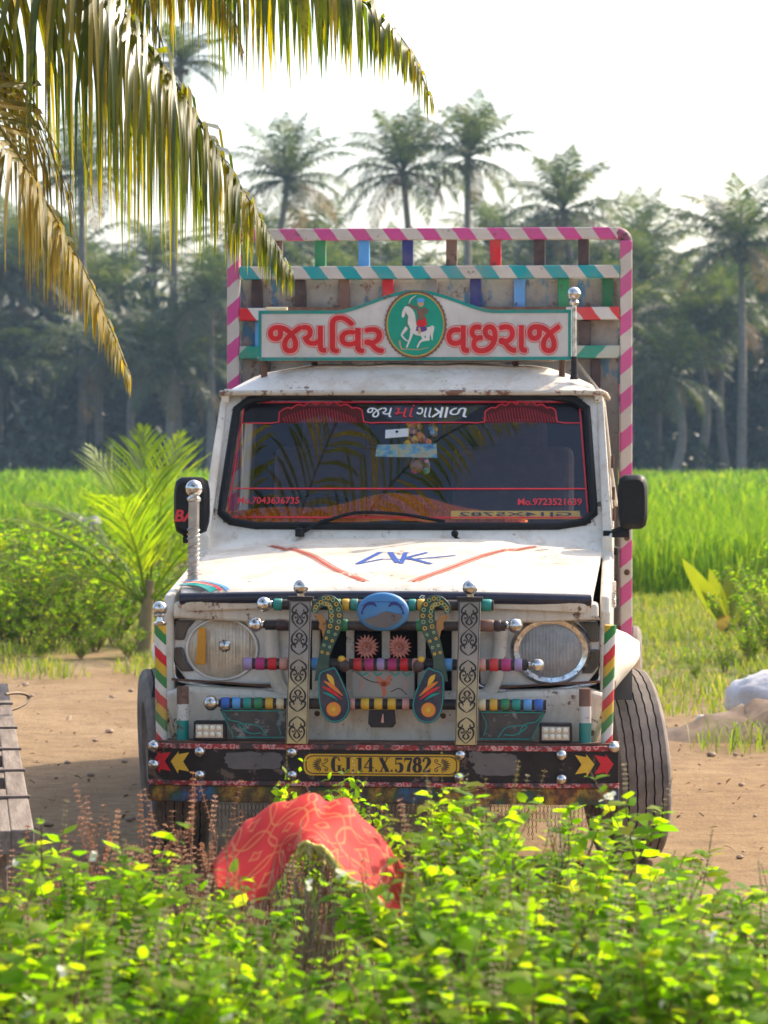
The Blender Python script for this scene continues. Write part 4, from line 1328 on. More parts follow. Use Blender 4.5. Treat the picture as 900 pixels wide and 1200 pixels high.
# ---------------------------------------------------------------- number plate
GL = {
 'G': ([([(.52, .74), (.44, .93), (.29, 1.0), (.15, .88), (.10, .5), (.15, .12), (.29, 0), (.42, .05), (.50, .18)], [.10, .08, .07, .20, .26, .20, .07, .06, .06]), ([(.50, .02), (.50, .40)], .17), ([(.34, .42), (.66, .42)], .05)], .66),
 'J': ([([(.40, 1), (.40, .3), (.34, .08), (.20, .0), (.08, .10), (.10, .24)], [.22, .22, .20, .08, .12, .16]), ([(.20, .98), (.58, .98)], .05)], .60),
 '1': ([([(.28, .02), (.28, .98)], .22), ([(.08, .02), (.48, .02)], .05), ([(.08, .90), (.28, .99)], .06)], .52),
 '4': ([([(.44, .02), (.44, 1)], .20), ([(.44, 1), (.04, .30)], .07), ([(.04, .28), (.66, .28)], .07), ([(.28, .02), (.62, .02)], .05)], .68),
 'X': ([([(.14, .97), (.56, .03)], .24), ([(.56, .97), (.14, .03)], .07), ([(.0, .98), (.30, .98)], .05), ([(.46, .98), (.70, .98)], .05), ([(.0, .02), (.26, .02)], .05), ([(.40, .02), (.70, .02)], .05)], .72),
 '5': ([([(.10, .93), (.52, .93)], .15), ([(.11, .95), (.11, .52)], .06), ([(.11, .52), (.27, .62), (.43, .52), (.48, .30), (.42, .08), (.26, .0), (.09, .08)], [.05, .07, .20, .24, .20, .07, .10]), ([(.07, .14), (.17, .14)], .14)], .60),
 '7': ([([(.06, .92), (.54, .92)], .17), ([(.52, .90), (.36, .5), (.30, .02)], [.07, .18, .24]), ([(.06, .95), (.06, .70)], .06)], .58),
 '8': ([([(.28 + .16 * math.cos(a), .76 + .22 * math.sin(a)) for a in np.linspace(0, 6.28, 17)], [.10 + .12 * abs(math.cos(a)) for a in np.linspace(0, 6.28, 17)]), ([(.28 + .19 * math.cos(a), .27 + .26 * math.sin(a)) for a in np.linspace(0, 6.28, 17)], [.08 + .16 * abs(math.cos(a)) for a in np.linspace(0, 6.28, 17)])], .58),
 '2': ([([(.08, .72), (.13, .93), (.27, 1.0), (.42, .90), (.45, .70), (.34, .46), (.08, .08)], [.14, .10, .07, .20, .24, .16, .07]), ([(.05, .08), (.50, .08)], .17), ([(.50, .05), (.52, .28)], .06)], .58),
 '.': ([([(.05, .08), (.17, .08)], .15)], .26)}
m = MB()
pr = [(0.266, 0.017), (0.258, 0.030), (0.242, 0.036)]
pp = []
for sx, sz in ((1, -1), (1, 1), (-1, 1), (-1, -1)):
    q = [(sx * x, 0.412 + sz * z) for x, z in pr]
    pp += q if (sx * sz < 0) == (sz < 0) and sx > 0 and sz < 0 else (list(reversed(q)) if sx * sz > 0 else q)
hwp, hzp, cr = 0.268, 0.037, 0.026
pp = []
for cxs, czs, a0 in ((1, -1, -90), (1, 1, 0), (-1, 1, 90), (-1, -1, 180)):
    for k in range(5):
        a = R(a0 + 22.5 * k); pp.append((cxs * (hwp - cr) + cr * math.cos(a), 0.411 + czs * (hzp - cr) + cr * math.sin(a)))
m.prism(pp, -0.0045, -0.0005)
plate = P('number_plate', m, paint('plate_yellow', (0.80, 0.44, 0.012), 0.35, (0.2, 0.1, 0.03), 0.02, 0.2), fix=True)
m = MB()
pf = lambda x, z: (x, -0.0062, z)
m.ribbon([(x * 0.968, 0.411 + (z - 0.411) * 0.82) for x, z in pp], 0.0035, pf, closed=True)
s_ = 'GJ.14.X.5782'
tw = sum(GL[c][1] for c in s_); x0, x1, zb, hh = -0.172, 0.172, 0.388, 0.049
k = (x1 - x0) / tw; x = x0
for ch in s_:
    for pts, w in GL[ch][0]:
        P2 = pts if len(pts) < 3 else spline(pts, 4)
        if isinstance(w, list):
            W2 = [q[0] for q in spline([(v,) for v in w], 4)] if len(pts) >= 3 else w
            W2 = [max(0.03, q) for q in W2]
        else: W2 = [w] * len(P2)
        sc_ = k
        m.ribbon([(x + px_ * k, zb + pz_ * hh) for px_, pz_ in P2], [q * (k if abs(P2[0][0] - P2[-1][0]) < abs(P2[0][1] - P2[-1][1]) or len(pts) > 2 else hh) for q in W2], pf)
    x += GL[ch][1] * k
for s in (-1, 1):     # palm-leaf flourish at both ends
    for j in range(9):
        a = R(-75 + 150 * j / 8)
        c_, sn = math.cos(a), math.sin(a)
        m.ribbon([(s * (0.205 + 0.008 * c_), 0.411 + 0.008 * sn), (s * (0.205 + 0.022 * c_), 0.411 + 0.019 * sn), (s * (0.205 + 0.034 * c_), 0.411 + 0.026 * sn)], [0.001, 0.005, 0.001], pf)
    for q in (-1, 1):
        m.ribbon([(s * xx, 0.411 + q * zz3) for xx, zz3 in spline([(0.206, 0.002), (0.194, 0.006), (0.184, 0.014), (0.189, 0.021), (0.195, 0.016), (0.191, 0.013)], 4)], 0.0028, pf)
P('number_lettering', m, DECAL['black'], plate)
# ---------------------------------------------------------------- guard bars with painted rings
def ring_bar(x0, x1, z, cols, r=0.0185, y=0.03, ends=(0, 0)):
    """cols: list of (x, width, colour) rings on a dark bar"""
    names = ['black'] + sorted(set(c for _, _, c in cols))
    m = MB()
    m.tube([(x0, y, z), (x1, y, z)], r, 14, 0)
    for x, w, c in cols:
        m.tube([(x - w / 2, y, z), (x - w / 2 + 0.003, y, z), (x + w / 2 - 0.003, y, z), (x + w / 2, y, z)], [r + 0.0005, r + 0.0025, r + 0.0025, r + 0.0005], 14, names.index(c))
    bar = P('guard_bar', m, [PM[n_] for n_ in names], smooth=40)
    for e, xe in ((ends[0], x0), (ends[1], x1)):
        if not e: continue
        s = -1 if xe == x0 else 1
        b2 = MB(); b2.lathe([(0.010, 0), (0.015, 0.006 * s), (0.010, 0.014 * s)], (xe, y, z), 'x', 14); b2.sphere((xe + s * 0.034, y, z), 0.0265, 18, 12)
        P('end_ball', b2, CHROME, bar, smooth=60)
    return bar
ring_bar(-0.375, 0.385, 0.960, [(-0.36, 0.03, 'teal'), (0.36, 0.035, 'teal'), (-0.155, 0.024, 'green'), (-0.125, 0.024, 'yellow'), (-0.095, 0.024, 'teal'), (0.105, 0.024, 'teal'), (0.135, 0.024, 'yellow'), (0.165, 0.024, 'green')], ends=(1, 0))
ring_bar(-0.405, 0.425, 0.890, [(-0.34, 0.05, 'dbrown'), (-0.135, 0.032, 'green'), (0.135, 0.032, 'green'), (0.36, 0.05, 'brown'), (0.40, 0.02, 'dbrown'), (0.0, 0.1, 'dbrown')], ends=(1, 1))
ring_bar(-0.482, 0.50, 0.755, [(-0.465, 0.030, 'lilac'), (-0.422, 0.032, 'magenta'), (-0.380, 0.030, 'red'), (-0.340, 0.028, 'rosy'), (-0.225, 0.036, 'lblue'), (-0.125, 0.022, 'rosy'), (-0.084, 0.028, 'red'), (-0.044, 0.030, 'magenta'), (-0.004, 0.026, 'lilac'), (0.036, 0.030, 'magenta'), (0.077, 0.028, 'red'), (0.116, 0.022, 'rosy'), (0.225, 0.036, 'lblue'), (0.345, 0.026, 'rosy'), (0.386, 0.030, 'red'), (0.428, 0.032, 'magenta'), (0.470, 0.026, 'lilac')], 0.0195, ends=(0, 1))
ring_bar(-0.560, 0.565, 0.618, [(-0.542, 0.028, 'blue'), (-0.504, 0.028, 'lblue'), (-0.466, 0.028, 'teal'), (-0.428, 0.028, 'green'), (-0.390, 0.026, 'yellow'), (-0.352, 0.026, 'cream'), (-0.105, 0.024, 'rosy'), (-0.058, 0.028, 'yellow'), (-0.012, 0.028, 'yellow'), (0.034, 0.028, 'yellow'), (0.083, 0.024, 'rosy'), (0.345, 0.026, 'cream'), (0.385, 0.026, 'yellow'), (0.425, 0.028, 'green'), (0.463, 0.028, 'teal'), (0.502, 0.028, 'lblue'), (0.540, 0.030, 'blue')], 0.0185, ends=(1, 0))

# ornate pillars
def pill_mat():
    t = NT('pillar_enamel'); co = t.coord('Object')
    sp = t.n('SeparateXYZ'); t.l(co, sp.inputs[0])
    c = t.ramp(t.math('MULTIPLY', t.math('SUBTRACT', sp.outputs[2], 0.48), 2.0), [(0.0, (0.56, 0.44, 0.20)), (0.45, (0.50, 0.43, 0.28)), (0.62, (0.34, 0.32, 0.30)), (1.0, (0.28, 0.27, 0.26))])
    c = t.mix(t.ramp(t.noise(14, co, 6, 0.7), [(0.45, 0.0), (0.7, 0.6)]), c, (0.22, 0.18, 0.14))
    return t.done(t.bsdf(c, 0.4, 0.15))
PILL = pill_mat()
for s in (-1, 1):
    cx0, cx1 = s * 0.291, (-0.278 if s < 0 else 0.305)
    m = MB()
    yb, yt, hw = -0.02, -0.03, 0.0375
    m.hexa([(cx0 - hw, yb, .483), (cx0 + hw, yb, .483), (cx0 + hw, yb + .03, .483), (cx0 - hw, yb + .03, .483), (cx1 - hw, yb, .975), (cx1 + hw, yb, .975), (cx1 + hw, yb + .03, .975), (cx1 - hw, yb + .03, .975)])
    pl = P('guard_pillar', m, PILL, bevel=0.003, fix=True)
    m = MB(); m.box((cx1, yb + .015, .983), (0.088, 0.04, 0.014)); m.tube([(cx1, yb + .015, .99), (cx1, yb + .015, 1.003)], 0.014, 12, 1); m.sphere((cx1, yb + .015, 1.022), 0.026, 18, 12, 1)
    P('finial', m, [BLACKP, CHROME], pl, smooth=50)
    m = MB()
    def pf2(x, z):
        return (cx0 + (cx1 - cx0) * (z - .483) / .492 + x, yb - 0.0018, z)
    unit_h = 0.098
    for k in range(5):
        z0 = 0.488 + k * unit_h
        fl = k % 2
        for q in (-1, 1):
            a = [(0.0, 0.000), (0.014, 0.012), (0.025, 0.028), (0.024, 0.047), (0.012, 0.053), (0.006, 0.043), (0.013, 0.036), (0.017, 0.041)]
            b3 = [(0.0, 0.090), (0.012, 0.082), (0.025, 0.070), (0.026, 0.056), (0.014, 0.058), (0.013, 0.066)]
            c3 = [(0.0, 0.014), (0.010, 0.024), (0.004, 0.034), (0.0, 0.046)]
            for sh, w in ((a, [.002, .004, .006, .007, .006, .004, .004, .005]), (b3, [.002, .005, .006, .006, .005, .005]), (c3, [.003, .007, .004, .002])):
                pts = [(q * x, z0 + (unit_h - z if fl else z)) for x, z in sh]
                W2 = [v[0] for v in spline([(v,) for v in w], 3)]
                m.ribbon(spline(pts, 3), W2, pf2)
    for q in (-1, 1): m.ribbon([(q * 0.0345, .486), (q * 0.0345, .972)], 0.0025, pf2)
    P('scroll_ornament', m, DECAL['black'], pl)

# peacock ornaments: a curled neck swelling into a tear-drop body, cut from sheet
for s in (-1, 1):
    root = empty('peacock_ornament'); root.parent = TR
    def pk(x, z): return (s * -1 * x, z)          # drawn for the picture-left bird, x mirrored for the other
    neck = [(-0.230, 0.935), (-0.222, 0.958), (-0.196, 0.975), (-0.168, 0.965), (-0.157, 0.925), (-0.166, 0.875), (-0.187, 0.820), (-0.200, 0.760), (-0.196, 0.690), (-0.168, 0.630)]
    wid = [0.022, 0.030, 0.038, 0.046, 0.052, 0.050, 0.042, 0.040, 0.070, 0.110]
    sgn = 1 if s < 0 else -1
    N_, W_ = spline(neck, 5), [v[0] for v in spline([(v,) for v in wid], 5)]
    L1, R1 = [], []
    for i in range(len(N_)):
        a, b2 = N_[max(0, i - 1)], N_[min(len(N_) - 1, i + 1)]
        dx, dz = b2[0] - a[0], b2[1] - a[1]; l = math.hypot(dx, dz)
        nx_, nz_ = -dz / l, dx / l
        L1.append((N_[i][0] + nx_ * W_[i] / 2, N_[i][1] + nz_ * W_[i] / 2)); R1.append((N_[i][0] - nx_ * W_[i] / 2, N_[i][1] - nz_ * W_[i] / 2))
    # body tear-drop
    body = [(-0.178, 0.745), (-0.160, 0.748), (-0.140, 0.715), (-0.113, 0.650), (-0.108, 0.605), (-0.125, 0.570), (-0.158, 0.556), (-0.193, 0.570), (-0.212, 0.610), (-0.218, 0.680), (-0.212, 0.730)]
    yy = -0.012
    for nm, polys, mat, d in (('neck', [L1[:-6] + list(reversed(R1[:-6]))], paint('peacock_green', (0.015, 0.065, 0.045), 0.3, chip_amt=0.02), 0.0), ('body', [[p[:2] for p in spline(body + [body[0]], 4)[:-1]]], paint('peacock_navy', (0.015, 0.018, 0.045), 0.3, chip_amt=0.02), -0.004)):
        m = MB()
        for pl in polys:
            pl = [(x * sgn, z) for x, z in pl]
            m.prism(pl, yy + d, yy + d + 0.016)
        P(nm, m, mat, root, bevel=0.003, fix=True)
    pfn = lambda x, z: (x * sgn, yy - 0.0062, z)
    nfn = lambda x, z: (x * sgn, yy - 0.0020, z)
    m = MB()
    edge = [p[:2] for p in spline(body + [body[0]], 4)[:-1]]
    m.ribbon([(-0.163 + (x + 0.163) * 0.93, 0.65 + (z - 0.65) * 0.95) for x, z in edge], 0.0035, pfn, 0, closed=True)
    for (bx, bz, tx, tz, w, c) in ((-0.186, 0.724, -0.160, 0.682, 0.017, 1), (-0.196, 0.700, -0.132, 0.650, 0.013, 2), (-0.202, 0.682, -0.134, 0.638, 0.011, 3), (-0.200, 0.660, -0.150, 0.636, 0.008, 0)):
        mx_, mz_ = (bx + tx) / 2, (bz + tz) / 2 + 0.004
        m.ribbon(spline([(bx, bz), (mx_, mz_), (tx, tz)], 4), [0.003, w * .5, w * .8, w, w, w * .95, w * .7, w * .4, 0.002], lambda x, z, c=c: (x * sgn, yy - 0.0068 - 0.0004 * c, z), c)
    ce = (-0.163, 0.603)
    for rr_, c in ((0.025, 2), (0.019, 4), (0.008, 1)):
        m.flat([(ce[0] + rr_ * math.cos(a), ce[1] + rr_ * math.sin(a)) for a in np.linspace(0, 6.2832, 19)[:-1]][::(1 if sgn > 0 else -1)], lambda x, z, c=c, rr_=rr_: (x * sgn, yy - 0.0066 - (0.03 - rr_) * 0.08, z), c)
    P('feather_paint', m, [DECAL['teal'], DECAL['yellow'], DECAL['orange'], DECAL['red'], plain('amber_paint', (0.70, 0.30, 0.02), 0.4)], root)
    m = MB()
    for i in range(2, 34, 2):
        px_, pz_ = N_[i]; w = W_[i]
        if w > 0.055: continue
        for q in ((-0.25, 0.25) if w > 0.036 else (0,)):
            a, b2 = N_[i - 1], N_[i + 1]; dx, dz = b2[0] - a[0], b2[1] - a[1]; l = math.hypot(dx, dz)
            cx_, cz_ = px_ - dz / l * w * q, pz_ + dx / l * w * q
            r2 = 0.0062 if i < 26 else 0.004
            m.ribbon([(cx_ + r2 * math.cos(a2), cz_ + r2 * math.sin(a2)) for a2 in np.linspace(0, 6.2832, 9)[:-1]], 0.0030, nfn, 0 if i % 4 else 1, closed=True)
    P('neck_rings', m, [plain('pale_green_paint', (0.30, 0.42, 0.20), 0.4), DECAL['yellow']], root)
    m = MB(); m.prism([(x * sgn, z) for x, z in ((-0.232, 0.925), (-0.205, 0.930), (-0.190, 0.905), (-0.185, 0.850), (-0.200, 0.845), (-0.206, 0.875), (-0.216, 0.880), (-0.213, 0.900))], yy + 0.003, yy + 0.013)
    P('crest', m, paint('worn_orange', (0.45, 0.20, 0.05), 0.5, chip_amt=0.12), root, bevel=0.002, fix=True)
    m = MB(); m.sphere((sgn * -0.137, yy + 0.004, 0.775), (0.013, 0.012, 0.012), 12, 8, 0); m.sphere((sgn * -0.128, yy + 0.004, 0.752), (0.020, 0.014, 0.022), 12, 8, 1)
    P('head_knob', m, [PM['yellow'], PM['dbrown']], root, smooth=60)

# blue oval badge with two dark leaping fish over a worn half
m = MB(); m.lathe([(0.090, 0.012), (0.090, 0.0), (0.082, -0.009), (0.06, -0.014), (0.0, -0.016)], (0.006, -0.010, 0.938), 'y', 36, 0, 1.0, 0.74)
badge = P('oval_badge', m, paint('sky_blue_enamel', (0.055, 0.24, 0.52), 0.35, (0.12, 0.1, 0.1), 0.05), smooth=50)
m = MB(); bf = lambda x, z: (x + 0.006, -0.0276, z + 0.938)
pts = [(-0.064, -0.030), (-0.045, -0.020), (-0.02, -0.012), (0.0, 0.0), (0.02, 0.004), (0.04, -0.004), (0.062, -0.006), (0.070, -0.018), (0.05, -0.040), (0.02, -0.055), (-0.02, -0.056), (-0.05, -0.042)]
m.flat([(x, z * 0.95) for x, z in pts][::-1], bf, 0)
P('worn_half', m, paint('bare_grey', (0.15, 0.13, 0.125), 0.6, chip_amt=0.1), badge)
m = MB()
for s in (-1, 1):
    m.ribbon([(s * x, z) for x, z in spline([(0.020, 0.018), (0.035, 0.030), (0.055, 0.026), (0.068, 0.008), (0.072, -0.008)], 4)], [0.002, .006, .009, .011, .012, .012, .012, .011, .010, .009, .008, .006, .005, .004, .006, .008, .003][:17], lambda x, z: (x + 0.006, -0.0270, z + 0.938))
m.ribbon(spline([(-0.075, 0.022), (-0.03, 0.034), (0.03, 0.034), (0.075, 0.022)], 5), 0.002, lambda x, z: (x + 0.006, -0.0268, z + 0.938))
P('fish_motif', m, DECAL['navy'], badge)
# pink rosettes
for cx, cz in ((-0.049, 0.818), (0.063, 0.818)):
    m = MB(); m.lathe([(0.02, 0.02), (0.018, 0.0), (0.0, -0.01)], (cx, -0.005, cz), 'y', 12, 0)
    for ringi, (r0, nn, tilt) in enumerate(((0.044, 18, 0.15), (0.034, 15, 0.45), (0.023, 11, 0.75), (0.012, 7, 1.1))):
        for k in range(nn):
            a = 2 * math.pi * (k + 0.5 * (ringi % 2)) / nn
            d = Vector((math.cos(a), -tilt, math.sin(a))).normalized(); e = Vector((-math.sin(a), 0, math.cos(a)))
            b0 = Vector((cx, -0.010, cz)) + Vector((math.cos(a), 0, math.sin(a))) * r0 * 0.25
            tp = Vector((cx, -0.010, cz)) + Vector((math.cos(a), 0, math.sin(a))) * r0 + Vector((0, -0.020 * tilt - 0.004, 0))
            mid = (b0 + tp) / 2 + Vector((0, -0.004, 0)); w = 0.0052
            m.add([b0, mid + e * w, tp, mid - e * w, mid + Vector((0, 0.005, 0))], [(0, 1, 2, 3), (0, 4, 1), (1, 4, 2), (2, 4, 3), (3, 4, 0)], 1 if ringi % 2 else 0)
    P('flower_rosette', m, [paint('rose_plastic', (0.55, 0.19, 0.14), 0.5, chip_amt=0.0), paint('pale_rose_plastic', (0.62, 0.32, 0.25), 0.5, chip_amt=0.0)])
# painted sheet panels of the guard
GREYP = paint('faded_grey_panel', (0.30, 0.29, 0.26), 0.5, (0.035, 0.03, 0.03), 0.06, 0.4)
m = MB(); m.prism([(-0.105, 0.640), (0.112, 0.640), (0.112, 0.733), (-0.105, 0.733)], 0.035, 0.043)
pn = P('painted_panel', m, GREYP, bevel=0.002, fix=True)
m = MB(); cf_ = lambda x, z: (x, 0.0335, z)
for a, l in ((90, .020), (55, .050), (125, .045), (30, .03), (150, .03), (270, .04)):
    c_, s_2 = math.cos(R(a)), math.sin(R(a))
    m.ribbon([(0.004, 0.680), (0.004 + c_ * l * .5 + .004, 0.680 + s_2 * l * .6), (0.004 + c_ * l, 0.680 + s_2 * l)], [.012, .014, .002], cf_, 0)
for x in (-0.075, 0.075): m.ribbon([(x, 0.66), (x + .006, 0.685), (x, 0.71)], [.002, .012, .002], cf_, 2)
for x in (-0.08, -0.03, 0.03, 0.07): m.ribbon([(x, .730), (x + .012, .716), (x + 0.03, .726)], .006, cf_, 1)
m.ribbon(spline([(-0.09, .728), (-0.05, .700), (-0.01, .69)], 4), .003, cf_, 3); m.ribbon(spline([(0.03, .66), (0.06, .672), (0.085, .650)], 4), .003, cf_, 3)
P('panel_motif', m, [plain('faded_orange', (0.50, 0.13, 0.06), 0.5), DECAL['teal'], plain('faded_pink', (0.45, 0.24, 0.21), 0.5), DECAL['black']], pn)
m = MB(); q = [(-0.045, .598), (-0.048, .552), (-0.038, .538), (0.038, .538), (0.048, .552), (0.045, .598)]
m.prism(q, 0.02, 0.03); tp = P('tow_plate', m, BLACKP, bevel=0.003, fix=True)
m = MB(); m.ribbon([(0.002, .555), (0.004, .585)], [.010, .004], lambda x, z: (x, .0182, z)); P('red_mark', m, DECAL['rosy'], tp)
for s in (-1, 1):
    m = MB(); q = [(s * 0.335, 0.495), (s * 0.515, 0.495), (s * 0.565, 0.597), (s * 0.335, 0.597)]
    m.prism(q, 0.035, 0.043); pn = P('painted_panel', m, paint('scratched_panel', (0.045, 0.042, 0.042), 0.45, (0.24, 0.22, 0.20), 0.17, 0.3, 8), bevel=0.002, fix=True)
    m = MB(); f2 = lambda x, z: (s * x, 0.0335, z)
    m.ribbon([(0.34, .500), (0.51, .500)], .003, f2); m.ribbon([(0.34, .592), (0.555, .592)], .004, f2); m.ribbon([(0.515, .5), (0.558, .590)], .003, f2)
    for pts in ([(0.40, .505), (0.43, .54), (0.50, .545), (0.46, .515), (0.42, .515)], [(0.55, .585), (0.53, .56), (0.49, .55), (0.47, .515)], [(0.345, .585), (0.36, .55), (0.35, .51)]): m.ribbon(spline(pts, 4), .0032, f2)
    P('line_motif', m, DECAL['teal'], pn)

# fog lamps
for s in (-1, 1):
    root = empty('fog_lamp'); root.parent = TR
    cx, cz = s * 0.598, 0.522
    m = MB(); hw, hz = 0.056, 0.034
    m.box((cx, 0.045, cz), (2 * hw, 0.05, 2 * hz)); P('lamp_case', m, BLACKP, root, bevel=0.005)
    m = MB(); m.box((cx, 0.018, cz), (2 * hw - 0.018, 0.006, 2 * hz - 0.022)); P('lens', m, plain('led_lens', (0.55, 0.50, 0.44), 0.2, 0.3, 0.2, 60), root)
    for i in range(4):
        for j in range(2):
            m = MB(); m.lathe([(0.0095, 0), (0.0085, -0.004), (0.0, -0.006)], (cx - 0.034 + i * 0.0225, 0.0150, cz - 0.011 + j * 0.022), 'y', 10)
            P('led', m, plain('led', (0.75, 0.70, 0.55), 0.15, 0.2), root, smooth=50) if (i == 0 and j == 0) else link('led', m.mesh('led', bpy.data.materials['led'], 50), root)
    m = MB(); m.tube([(cx, 0.05, cz - hz), (cx, 0.05, 0.485)], 0.008, 8); P('stalk', m, STEEL, root)

# short banded posts and the outer spiral-striped posts
for s in (-1, 1):
    m = MB()
    m.tube([(s * 0.698, 0.07, .486), (s * 0.698, 0.07, .555)], 0.021, 16, 0, cap=False); m.tube([(s * 0.698, 0.07, .555), (s * 0.698, 0.07, .612)], 0.021, 16, 1, cap=False); m.tube([(s * 0.698, 0.07, .612), (s * 0.698, 0.07, .672)], 0.021, 16, 2)
    P('banded_post', m, [PM['teal'], PM['white'], PM['brown']], smooth=40)
for s in (-1, 1):
    mat = stripes('spiral_post_' + ('a' if s < 0 else 'b'), [C['red'], (0.70, 0.66, 0.60), (0.02, 0.22, 0.04), (0.66, 0.40, 0.02)], 0.150, -s * 1.05, 1.0, 0.0, wear=0.06, off=0.35)
    m = MB(); top = 0.885 if s < 0 else 0.892
    m.tube([(s * 0.772, 0.075, .486), (s * (0.785 if s > 0 else 0.776), 0.06, top)], 0.0205, 18)
    po = P('spiral_post', m, mat, smooth=40)
    if s < 0:
        m = MB(); m.lathe([(0.021, 0), (0.024, 0.008), (0.014, 0.014), (0.012, 0.028), (0.020, 0.034), (0.012, 0.040)], (-0.776, 0.06, top), 'z', 16); m.sphere((-0.776, 0.06, top + 0.058), 0.026, 18, 12)
        P('finial', m, CHROME, po, smooth=50)
    m = MB(); m.tube([(s * 0.73, 0.11, .486), (s * 0.765, 0.10, .60)], 0.010, 8); P('post_brace', m, PM['cream'], po)

# tall twisted rod on the picture-left fender
m = MB(); m.tube([(-0.702, 0.36, 0.97), (-0.698, 0.36, 1.315)], 0.0195, 14)
rod = P('marker_rod', m, plain('bare_steel', (0.40, 0.37, 0.35), 0.32, 0.9, 0.25, 30), smooth=40)
m = MB()
for ph in (0, math.pi):
    m.tube([(-0.700 + 0.021 * math.cos(a + ph), 0.36 + 0.021 * math.sin(a + ph), 0.98 + 0.0052 * a) for a in np.linspace(0, 46, 200)], 0.003, 4)
P('twist', m, STEEL, rod, smooth=60)
m = MB(); m.lathe([(0.0195, 0), (0.026, 0.004), (0.026, 0.012), (0.016, 0.020), (0.014, 0.026)], (-0.698, 0.36, 1.31), 'z', 16); m.sphere((-0.698, 0.36, 1.357), 0.031, 20, 14)
P('ball_cap', m, CHROME, rod, smooth=50)

# mirrors
for s in (-1, 1):
    root = empty('wing_mirror'); root.parent = TR
    x0, x1 = (0.805, 0.918) if s > 0 else (0.752, 0.885)
    z0, z1 = (1.195, 1.402) if s > 0 else (1.170, 1.392)
    m = MB(); yb = 1.12
    def rr2(k, z_in=0): 
        cx, cz, w, h = (x0 + x1) / 2, (z0 + z1) / 2, (x1 - x0) / 2 * k, (z1 - z0) / 2 * k
        out = []
        for i in range(24):
            a = 2 * math.pi * i / 24; c_, sn = math.cos(a), math.sin(a)
            q = (abs(c_) ** 5 + abs(sn) ** 5) ** -0.2
            out.append((s * (cx + w * c_ * q), cz + h * sn * q))
        return out
    layers = [(0.80, yb), (0.96, yb + 0.015), (1.0, yb + 0.04), (0.99, yb + 0.085)]
    vs, fs = [], []
    for k, y in layers: vs += [(x, y, z) for x, z in rr2(k)]
    for i in range(3):
        for j in range(24):
            j2 = (j + 1) % 24; fs.append((i * 24 + j, i * 24 + j2, (i + 1) * 24 + j2, (i + 1) * 24 + j))
    fs.append(tuple(range(24))); m.add(vs, fs)
    P('mirror_housing', m, plain('black_plastic', (0.010, 0.010, 0.011), 0.5, 0, 0.3, 60, 0.1, 0.25), root, smooth=50, fix=True)
    m = MB(); m.flat(rr2(0.95), lambda x, z: (x, yb + 0.084, z)); P('mirror_glass', m, CHROME, root)
    m = MB(); m.box((s * 0.80, 1.16, z0 - 0.018), (0.10, 0.03, 0.026)); m.tube([(s * 0.765, 1.17, z0 - 0.02), (s * 0.85, 1.16, z0 + 0.01)], 0.014, 8); P('mirror_arm', m, BLACK, root, bevel=0.004)
    if s < 0:
        m = MB(); put_text(m, text_geo('BA', 0.03, 0.2), (-0.878, -0.800, 1.222, 1.268), lambda x, z: (x, yb - 0.002, z)); P('red_lettering', m, RED_LINE, root)

# roof side rod, drip cable on the picture-right pillar
m = MB(); m.tube([(0.80, 1.30, 1.28), (0.775, 1.40, 1.45), (0.752, 1.50, 1.66), (0.735, 1.54, 1.72), (0.68, 1.58, 1.79), (0.635, 1.60, 1.85)], 0.007, 6); P('cable', m, plain('pale_cable', (0.40, 0.33, 0.24), 0.7), smooth=60)
for x, z in ((0.789, 1.33), (0.79, 1.25), (0.785, 1.45)):
    m = MB(); m.box((x, 1.24, z), (0.012, 0.03, 0.05)); P('door_hinge', m, RUST, bevel=0.003)

# ---------------------------------------------------------------- name board on the roof
NB = empty('name_board'); NB.parent = TR
def nbz(x):
    a = abs(x - 0.010) 
    if a > 0.31: return 2.045
    t = 1 - a / 0.31
    return 2.045 + 0.080 * (t * t * (3 - 2 * t)) ** 0.85
top = [(x, nbz(x)) for x in np.linspace(0.622, -0.612, 45)]
poly = [(-0.612, 1.848), (0.622, 1.848)] + top
m = MB(); m.prism(poly, 1.600, 1.640)
P('board', m, paint('board_white', (0.66, 0.63, 0.60), 0.45, (0.28, 0.20, 0.15), 0.02, 0.3), NB, fix=True)
nf = lambda d: (lambda x, z: (x, 1.600 - d, z))
m = MB()
m.ribbon([(-0.612, 1.854), (0.622, 1.854)], 0.013, nf(0.002)); m.ribbon([(-0.606, 1.848), (-0.606, 2.045)], 0.012, nf(0.0025)); m.ribbon([(0.616, 1.848), (0.616, 2.045)], 0.012, nf(0.0025))
m.ribbon([(x, z - 0.006) for x, z in top], 0.013, nf(0.003))
P('green_border', m, PM['teal'], NB)
lay = ((0.132, DECAL['red'], 0.0020), (0.104, plain('pale_pink_paint', (0.75, 0.42, 0.38), 0.45), 0.0034), (0.052, plain('signal_red_paint', (0.62, 0.008, 0.015), 0.4), 0.0048))
for word, box in (('જય', (-0.570, -0.345, 1.880, 1.985)), ('િવર', (-0.325, -0.118, 1.880, 2.022)), ('વછરાજ', (0.135, 0.578, 1.878, 1.985))):
    m = MB()
    for li_, (off, mt, d) in enumerate(lay): bold_text(m, word, off * (box[3] - box[2]) * 0 + off, box, nf, d, li_)
    P('board_lettering', m, [l[1] for l in lay], NB)
